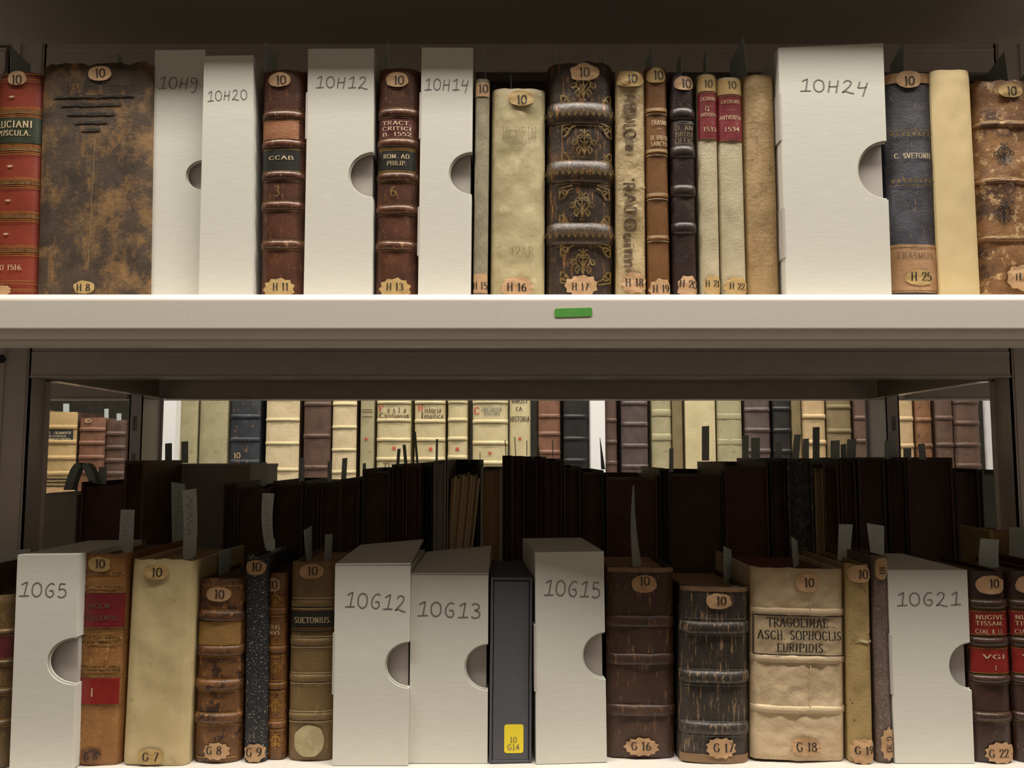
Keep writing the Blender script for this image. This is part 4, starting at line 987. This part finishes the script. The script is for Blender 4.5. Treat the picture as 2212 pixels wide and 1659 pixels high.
RR = [(484, 512, 1044, 'narrow dark book before the right edge of the big shaded box', 'dk', P_, .96, .12),
 (513, 587, 1053, 'dark brown book behind the short book G 8, the lowest of its neighbours', 'dk', P_, .96, .12),
 (589, 656, 1040, 'dark brown book behind the tall slip of book G 9', 'dk', P_, .98, .15),
 (658, 690, 1044, 'dark book behind the olive brown book, left half of a pair', 'dk', P_, .98, .15),
 (691, 736, 1044, 'dark book behind the olive brown book, right half of a pair', 'dk', P_, .98, .15),
 (737, 779, 1036, 'dark book behind the left edge of box 10G12', 'dk', P_, .98, .15),
 (782, 843, 1014, 'dark book with a sagging head behind box 10G12', 'dk', P_, .98, .15),
 (846, 875, 1004, 'narrow dark brown book behind the right edge of box 10G12', 'dk', P_, .98, .15),
 (876, 911, 1003, 'narrow dark red book behind the gap between boxes 10G12 and 10G13', 'rd', Q_, .98, .15),
 (912, 935, 1000, 'narrow black book behind box 10G13, left of a grey one', 'bk', M['darkslot'], .98, .15),
 (937, 964, 996, 'narrow grey book left of the one with fanned pale leaves', 'gy', N['gy'], .98, .15),
 (1038, 1085, 1012, 'grey-brown book right of the one with fanned pale leaves', 'gy', M['pages'], .98, .15),
 (1085, 1106.6, 985, 'narrow dark book behind the slipcase, first of a tight run', 'dk', P_, .98, .15),
 (1106, 1134, 986, 'narrow reddish book behind the slipcase', 'rd', P_, .98, .15),
 (1136, 1156, 987, 'thin black book behind box 10G15, left of a brown one', 'bk', P_, .98, .15),
 (1157, 1180, 987, 'thin brown book behind box 10G15', 'rd', P_, .98, .15),
 (1181, 1215, 992, 'dark book behind the middle of box 10G15', 'dk', P_, .98, .15),
 (1217, 1255, 1008, 'dark brown book behind the right half of box 10G15', 'dk', P_, .98, .15),
 (1257, 1306, 1017, 'low black book behind the right edge of box 10G15', 'bk', P_, .98, .15),
 (1309, 1421, 1027, 'broad dark red book behind the pointed slip', 'rd', Q_, .98, .15),
 (1424, 1437, 1012, 'very thin brown book right of the broad dark red one', 'br', P_, .98, .15),
 (1438, 1562, 1018, 'broad black-brown book with a hollow head behind book G 17', 'bk', P_, .98, .15),
 (1565, 1660, 1000, 'broad reddish brown book behind the slip of book G 17', 'rd', Q_, .98, .15),
 (1661, 1696, 991, 'black book between the reddish brown and the marbled ones', 'bk', P_, .98, .15),
 (1698, 1754, 991, 'marbled dark book behind the TRAGOEDIAE vellum book', 'mb', N['mb'], .98, .15),
 (1757, 1776, 1012, 'thin tan book right of the marbled one', 'tn', N['tn'], .98, .15),
 (1778, 1812, 1004, 'brown book right of the thin tan one', 'br', P_, .98, .15),
 (1814, 1849, 992, 'dark brown book behind the wide slip of book G 19', 'dk', P_, .98, .15),
 (1850, 1910, 990, 'dark book behind the flaring slip of book G 20', 'dk', P_, .98, .15),
 (1913, 1956, 993, 'black book behind the left part of box 10G21', 'bk', P_, .98, .15),
 (1958, 2058, 989, 'broad dark brown book behind box 10G21', 'rd', P_, .98, .15),
 (2061, 2116, 1014, 'black book behind the right edge of box 10G21', 'bk', P_, .99, .12),
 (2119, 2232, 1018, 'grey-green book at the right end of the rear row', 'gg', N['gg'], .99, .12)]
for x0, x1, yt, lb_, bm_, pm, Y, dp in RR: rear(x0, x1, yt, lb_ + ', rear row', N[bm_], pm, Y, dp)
# book with fanned leaves
A, B = at(966, 994, .98), at(1036, 994, .98); H_ = A.z - ZB; hw_ = (B.x - A.x) / 2
o = thing('dark_book', ((A.x + B.x) / 2, .98, ZB), (0, 0, 0), 'book in the rear row with fanned pale leaves bulging out, above box 10G13', 'book', GR)
bx('cover_board', N['bk'], o, hw_ - .003, hw_, .0, .14, 0, H_); bx('cover_board', N['gy'], o, -hw_, -hw_ + .0015, 0, .14, 0, H_)
bx('spine', N['bk'], o, -hw_ + .0015, hw_ - .003, .136, .14, 0, H_)
for i in range(11):        # leaves pressed together, bulging to the right at the head
    u0, u1 = i / 11, (i + 1) / 11; m = MB(); rows = []
    for k in range(15):
        t = k / 14; z = .004 + t * (H_ - .020 - .010 * abs(.55 - u0) + .002 * math.sin(i * 2.3))
        X = lambda u: -hw_ + .004 + .014 * u + (.008 * t + .014 * t ** 2) * u + .0016 * math.sin(t * 7 + u * 3)
        y = -.006 * math.sin(math.pi * u0) + .0012 * math.sin(i * 1.9 + t * 5)
        rows.append([(X(u0), y, z), (X(u1) - .0003, y + .0003, z), (X(u1) - .0003, .13, z), (X(u0), .13, z)])
    m.grid(rows, closed=True); n = len(m.v); m.f += [(0, 3, 2, 1), (n - 4, n - 3, n - 2, n - 1)]; m.build('leaf', M['pagespale'] if i % 3 else M['pages'], o)
# tan book and card beyond the right end
p = at(2160, 1150, .86); o = thing('dark_book', (p.x + .018, .865, ZB), (0, R(-3), 0), 'tan worn book standing behind the right end of the lower row', 'book', GR)
bx('cover_board', N['tn'], o, -.016, -.012, 0, .06, 0, at(2160, 1142, .865).z - ZB, .003); bx('page_block', M['pages'], o, -.012, .016, .003, .055, .002, at(2160, 1150, .865).z - ZB)

# slips in the rear row
Gz = 'paper slips above the rear row'
def rs(x, w, yt, yb, lb_, xt=None, Y=1.02, dk=False, wt=None):
    xt = x if xt is None else xt; wt = w if wt is None else wt
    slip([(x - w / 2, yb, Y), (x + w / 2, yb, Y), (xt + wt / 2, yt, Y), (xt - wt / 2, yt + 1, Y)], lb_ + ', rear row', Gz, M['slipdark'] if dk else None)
for a in ((364, 15, 957, 1000, 'left dark slip before the white far upright', 364, 1.12, True), (399, 15, 953, 1000, 'right slip before the white far upright', 399, 1.12),
 (570, 12, 998, 1050, 'pale slip left of the exposed cream far spine'), (652, 11, 988, 1042, 'slip between the first cream far spine and a brown one'),
 (712, 9, 996, 1042, 'slip at the left edge of the second cream far spine'), (742, 11, 989, 1042, 'slip on the second cream far spine', 745),
 (787, 7, 1000, 1018, 'stubby slip below the narrow vellum far book'), (859, 7, 969, 1006, 'leaning slip before the red star of the first titled far book', 862, 1.02, True),
 (877, 7, 960, 1006, 'second leaning slip right of the red star of the first titled far book', 873, 1.02, True), (902, 5, 932, 1004, 'tall leaning slip between the two titled far books', 896, 1.02, True),
 (943, 5, 948, 1003, 'upright slip right of the red star of the second titled far book', 944), (1014, 1.5, 962, 1000, 'hair-thin slip between two star-marked far books'),
 (1037, 1.5, 975, 1000, 'hair-thin short slip before the third titled far book'), (1093, 1.8, 950, 985, 'hair-thin slip left of the last star-marked far book', 1091),
 (1114, 1.8, 944, 985, 'hair-thin leaning slip before the last red star', 1112), (1138, 1.8, 951, 985, 'hair-thin slip right of the last red star'),
 (1165, 4, 946, 985, 'curved slip in the black gap right of the star-marked books', 1160), (1194, 2, 950, 987, 'thin slip before the brown far book'),
 (1271, 5, 964, 1012, 'slip left of the middle far upright'), (1303, 9, 945, 1014, 'pointed slip crossing the middle far upright', 1296, 1.02, True, 1),
 (1450, 9, 968, 1020, 'slip between vellum and olive far books'), (1524, 16, 920, 995, 'tall slip before the pale vellum far book'),
 (1610, 14, 940, 992, 'dim slip at the left edge of the grey-brown far book'), (1632, 19, 945, 992, 'wide pale slip before the grey-brown far book'),
 (1682, 15, 955, 992, 'slip before the darkest far book'), (1718, 15, 938, 992, 'leaning slip before the thin olive far book', 1723),
 (1741, 13, 947, 992, 'slip left of the tallest slip in front of the light tan far book'), (1763, 15, 922, 992, 'tallest dark slip before the light tan far book', 1763, 1.02, True),
 (1804, 20, 951, 992, 'wide slip before the olive brown far book'), (1822, 12, 959, 992, 'short dark slip before the olive brown far book', 1822, 1.03, True),
 (1838, 20, 948, 992, 'wide slip at the right edge of the olive brown far book', 1840, 1.04), (1922, 23, 951, 993, 'widest slip, before the right rear post'),
 (1960, 17, 968, 993, 'short curved slip right of the rear post'), (1994, 15, 958, 993, 'slip before the orange-brown far book', 1990),
 (221, 18, 1008, 1046, 'slip before the ribbed red-brown far book', 222), (62, 12, 1025, 1078, 'slip beside the left front post')):
    rs(a[0], a[1], a[2], a[3], a[4], *(a[5:] if len(a) > 5 else ()))
m = MB(); rows = []
for k in range(13):
    t = k / 12; x = 137 + 55 * t; y = 1066 - 66 * math.sin(math.pi * min(1, t * .9 + .02)) ** .8; q = at(x, y, 1.01)
    rows.append([q, q + Vector((.010, 0, 0)), q + Vector((.010, .012, 0)), q + Vector((0, .012, 0))])
o0 = rows[0][0].copy(); m.grid([[v - o0 for v in r] for r in rows], closed=True)
e = m.build('paper_slip', M['slipdark'], smooth=60); e.location = o0; tag(e, 'folded arching grey slip above the low shaded box at the left, rear row', 'bookmark', Gz)

# plain dark books behind the upper row, facing the other aisle
UP = ('the red leather book', 'the mottled brown book', 'boxes 10H9 and 10H20', 'box 10H20 and the book H 11', 'box 10H12', 'the book H 13 and box 10H12', 'box 10H14', 'the wrinkled vellum book H 16',
      'the thick black gilt book', 'the lettered vellum book H 18', 'the two books with crimson labels', 'the rubbed tan vellum book', 'the left half of box 10H24', 'the right half of box 10H24', 'the smooth cream book', 'the peeling brown book')
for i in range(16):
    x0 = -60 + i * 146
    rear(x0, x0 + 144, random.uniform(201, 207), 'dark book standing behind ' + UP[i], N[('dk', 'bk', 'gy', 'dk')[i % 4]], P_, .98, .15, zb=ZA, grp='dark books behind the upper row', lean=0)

# ---------------------------------------------------------------- far shelves
FB = {}
FB['vel'] = leather('far_cream_vellum', 'b9aa80', 'c9bb92', 'd6cba8', 20, ((70, 70, 40), .6, .75), rough=.6, bs=.5, bscale=120)
FB['velg'] = leather('far_greenish_vellum', '948c6a', 'a89f7c', '7a7054', 25, ((90, 90, 60), .58, .72), rough=.6)
FB['velt'] = leather('far_tan_vellum', 'a88c5c', 'bda06e', '8c7044', 25, ((60, 60, 60), .58, .72), rough=.6, bs=.8)
FB['blue'] = leather('far_blue_black_leather', '24272c', '31353b', 'b07a40', 30, ((100, 100, 60), .60, .66), rough=.5)
FB['sewn'] = leather('far_exposed_sections', 'c4b08a', 'd4c29e', '9a8462', 30, ((700, 700, 18), .58, .66), rough=.8, bs=.8)
FB['brn'] = leather('far_brown_calf', '4e3b30', '61493c', '83634c', 35, ((160, 160, 80), .62, .72), rough=.45)
FB['red'] = leather('far_red_brown_calf', '6e4b38', '7f5a46', '9c7358', 35, ((160, 160, 80), .62, .72), rough=.45)
FB['gry'] = leather('far_grey_brown_calf', '4c403c', '5e514c', '7b6a60', 35, ((160, 160, 80), .64, .74), rough=.4)
FB['dark'] = leather('far_black_calf', '22201f', '2e2b2a', '6a5038', 35, ((120, 120, 80), .68, .74), rough=.35)
FB['olv'] = leather('far_olive_vellum', '6f6040', '7d6c4a', None, 30, rough=.6)
FB['org'] = leather('far_orange_brown_calf', '6a4a30', '80593a', '4a2e1c', 30, ((90, 90, 60), .56, .64), rough=.5)
FB['lt'] = leather('far_light_tan_leather', 'ab9068', 'bda47c', '7a5c3c', 25, ((80, 80, 40), .62, .72), rough=.6)
def farb(x0, x1, yt, label, mat, bands=(), Y=2.0, name='leather_book', bmat=None, bb=.008, band=(9, .003), zb=None, depth=.16):
    a, c = at(x0, 935, Y).x, at(x1, 935, Y).x; zb = ZF if zb is None else zb
    zt = at(x0, yt, Y).z
    pb = [proj(Vector((q, Y, zb + .002))) for q in (a, c)]; pt = [proj(Vector((q, Y, zt))) for q in (a, c)]
    b = Book(name, label, GF, mat, pb[0][0], pb[1][0], pb[0][1], pt[0][0], pt[1][0], pt[0][1], Y, zb, depth=depth, b=bb, seg=10, nzr=20, amp=.0005, bmat=bmat)
    for y in bands: b.band(y, band[0], band[1], cx=(x0 + x1) / 2)
    return b
def star(b, x, y, r=7):
    m = MB(); c = b.px(x, y); u = b.px(x + r, y)[0] - c[0]
    pts = [b.surf(c[0] + u * (1 if i % 2 == 0 else .45) * math.sin(math.pi * i / 6), c[1] + u * (1 if i % 2 == 0 else .45) * math.cos(math.pi * i / 6), .001) for i in range(12)]
    m.add([b.surf(c[0], c[1], .001)] + pts, [(0, 1 + (i + 1) % 12, 1 + i) for i in range(12)]); m.build('red_star', M['redink'], b.o)
farb(-60, 28, 880, 'tan vellum far book hidden behind the left front post', FB['velt'], name='vellum_book')
farb(30, 81, 884, 'tan vellum book on the far shelf, cut by the left front post', FB['velt'], name='vellum_book')
b = farb(86, 163, 890, 'tan ribbed far book with a blue-black title label, in the left window', FB['velt'], (923, 955, 989, 1023), bmat=FB['brn'], name='vellum_book')
b.patch(928, 952, FB['blue'], -.9, .85, label='blue-black title label')
for s_, y, wd in (('JOH. WOLANDER', 935, 58), ('IN EVANGELIA', 942, 38), ('COMMENTARIUS', 948, 56)): text(b, s_, 124, y, 5 if y < 940 else 3.5, M['palegold'], wpx=wd, thick=.2)
for y in (1035, 1042, 1050): b.lines([y], 3, M['ink'], -.85, .85, name='ink_line', off=.0008)
b.sticker(115, 1058, 12, 5, None)
b = farb(169, 225, 902, 'red-brown ribbed far book in the left window', FB['red'], (928, 957, 988, 1020)); b.ten(191, 909, 7, 5, 192, 909, th=6)
farb(227, 270, 908, 'dull brown ribbed far book right of the red-brown one, in the left window', FB['brn'], (937, 967, 995, 1023))
farb(325, 350, 916, 'sliver of a brown far book left of the white far upright', FB['brn'], (935, 965, 990))
farb(387, 425, 800, 'greenish vellum far book right of the white far upright', FB['velg'], name='vellum_book', bb=.004)
farb(430, 490, 790, 'broad plain greenish vellum far book', FB['velg'], name='vellum_book', bb=.005)
b = farb(496, 560, 810, 'blue-black far book with orange wear', FB['blue'], (900, 950, 998)); text(b, '10', 512, 984, 12, M['tan'], rot=5, thick=.2)
def cords(b, ys):
    for y in ys:
        c = b.band(y, 7, .003, mat=FB['vel']); c.name = 'sewing_cord'
b = farb(573, 645, 800, 'first coverless far book with cream sewn sections', FB['sewn'], bmat=FB['brn']); cords(b, (860, 907, 958, 1015))
b = farb(655, 713, 800, 'brown worn far book between two coverless ones', FB['brn'], (873, 942, 1010))
b = farb(717, 769, 800, 'second coverless far book with cream sewn sections', FB['sewn'], bmat=FB['brn']); cords(b, (873, 923, 972, 1020))
b = farb(778, 807, 810, 'narrow vellum far book with a small red star', FB['velg'], name='vellum_book', bb=.005); star(b, 791, 948, 5); b.lines([885, 890, 900], 1.5, M['fade'], -.8, .8, name='ink_line')
def titled(x0, x1, label, bands, st, lines_, starpos):
    b = farb(x0, x1, 800, label, FB['vel'], bands, name='vellum_book', bb=.012, band=(8, .0035))
    for s_, x, y, h, wd, m_ in lines_: text(b, s_, x, y, h, M[m_], wpx=wd, thick=.17, off=.001)
    if starpos: star(b, *starpos)
    return b
titled(813, 886, 'vellum far book lettered Festa Christianorum', (869, 908, 950, 992), 0, (('F', 823, 882, 12, 10, 'redink'), ('e s t a', 857, 885, 12, 40, 'fade'), ('C', 824, 897, 12, 10, 'fade'), ('hristianorum', 857, 898, 13, 52, 'fade'), ('Ti', 835, 1006, 12, 14, 'fade')), (851, 968, 6))
titled(895, 961, 'vellum far book lettered Historia Iesuitica', (869, 910, 950, 992), 0, (('H', 908, 881, 12, 11, 'redink'), ('istoria', 935, 885, 12, 36, 'fade'), ('I', 912, 897, 13, 5, 'fade'), ('esuitica', 937, 898, 12, 40, 'fade')), (930, 970, 6))
titled(967, 1009, 'narrow ribbed vellum far book with a red star and no lettering', (868, 907, 948, 988), 0, (), (988, 970, 6))
titled(1021, 1097, 'vellum far book lettered Concordia Discors', (868, 911, 957, 1000), 0, (('C', 1030, 887, 15, 12, 'redink'), ('ONCORDIA', 1062, 884, 8, 44, 'greyink'), ('DISCORS', 1063, 893, 7, 34, 'greyink')), (1058, 979, 5))
titled(1101, 1146, 'vellum far book lettered Anglica Historia, without bands', (), 0, (('ANGLI', 1122, 866, 9, 34, 'ink'), ('CA', 1121, 883, 8, 13, 'ink'), ('HISTORIA', 1123, 905, 11, 42, 'ink')), (1123, 948, 5))
farb(1164, 1210, 800, 'red-brown ribbed far book right of the lettered vellum ones', FB['red'], (899, 937, 977))
farb(1218, 1272, 800, 'black ribbed far book left of the middle white upright', FB['dark'], (900, 948, 995))
farb(1308, 1333, 800, 'narrow brown far book right of the middle white upright', FB['brn'], (908, 955, 1000))
farb(1343, 1400, 800, 'grey-brown ribbed far book', FB['gry'], (871, 916, 963, 1008))
farb(1409, 1451, 800, 'greenish vellum far book with soft bands', FB['velg'], (892, 945), name='vellum_book', band=(14, .002))
farb(1453, 1475, 800, 'thin olive far book beside the pale vellum one', FB['olv'], bb=.004)
farb(1481, 1546, 800, 'broad pale vellum far book behind the tallest middle slip', FB['vel'], name='vellum_book', bb=.004)
farb(1551, 1604, 800, 'pale blotched vellum far book left of the grey-brown pair', FB['velg'], (900, 955), name='vellum_book', band=(12, .001))
farb(1611, 1665, 800, 'grey-brown far book with pale thin bands', FB['gry'], (885, 929, 974))
farb(1672, 1710, 800, 'darkest narrow far book in the right bay', FB['dark'], (883, 930, 975))
farb(1712, 1732, 800, 'thin olive vellum far book in the right bay', FB['olv'], bb=.004)
farb(1736, 1785, 800, 'light tan far book with thick bands', FB['lt'], (900, 956), band=(10, .005))
farb(1789, 1841, 800, 'olive brown far book in the right bay', FB['olv'], (879, 931))
farb(1848, 1893, 800, 'red-brown far book left of the right rear post', FB['brn'], (903, 953))
farb(1935, 1976, 800, 'light tan far book right of the rear post', FB['lt'], (905, 963))
farb(1981, 2016, 800, 'orange-brown far book in the right window', FB['org'], (907, 963))
farb(2024, 2062, 800, 'plain brown far book in the right window', FB['brn'], (903, 961))
farb(2066, 2122, 800, 'thick brown ribbed far book beside the right white upright', FB['brn'], (868, 914, 961, 1006), bb=.012)
for i in range(0): farb(2190 + i * 60, 2245 + i * 60, 840 + 20 * (i % 3), 'brown far book beyond the right front post', FB[('brn', 'velt', 'gry')[i % 3]], (900, 960))
Gy = 'paper slips above the far books'
for x, y0, y1, w_, lb_ in ((143, 872, 894, 13, 'grey slip above the labelled tan far book'), (230, 883, 906, 9, 'left grey slip above the dull brown far book'), (257, 893, 912, 10, 'right grey slip above the dull brown far book'), (70, 865, 888, 12, 'grey slip above the far book at the left front post'), (345, 901, 920, 6, 'grey slip above the sliver of a brown far book')):
    slip([(x - w_ / 2, y1, 2.06), (x + w_ / 2, y1, 2.06), (x + w_ / 2, y0, 2.06), (x - w_ / 2, y0, 2.06)], lb_, Gy)
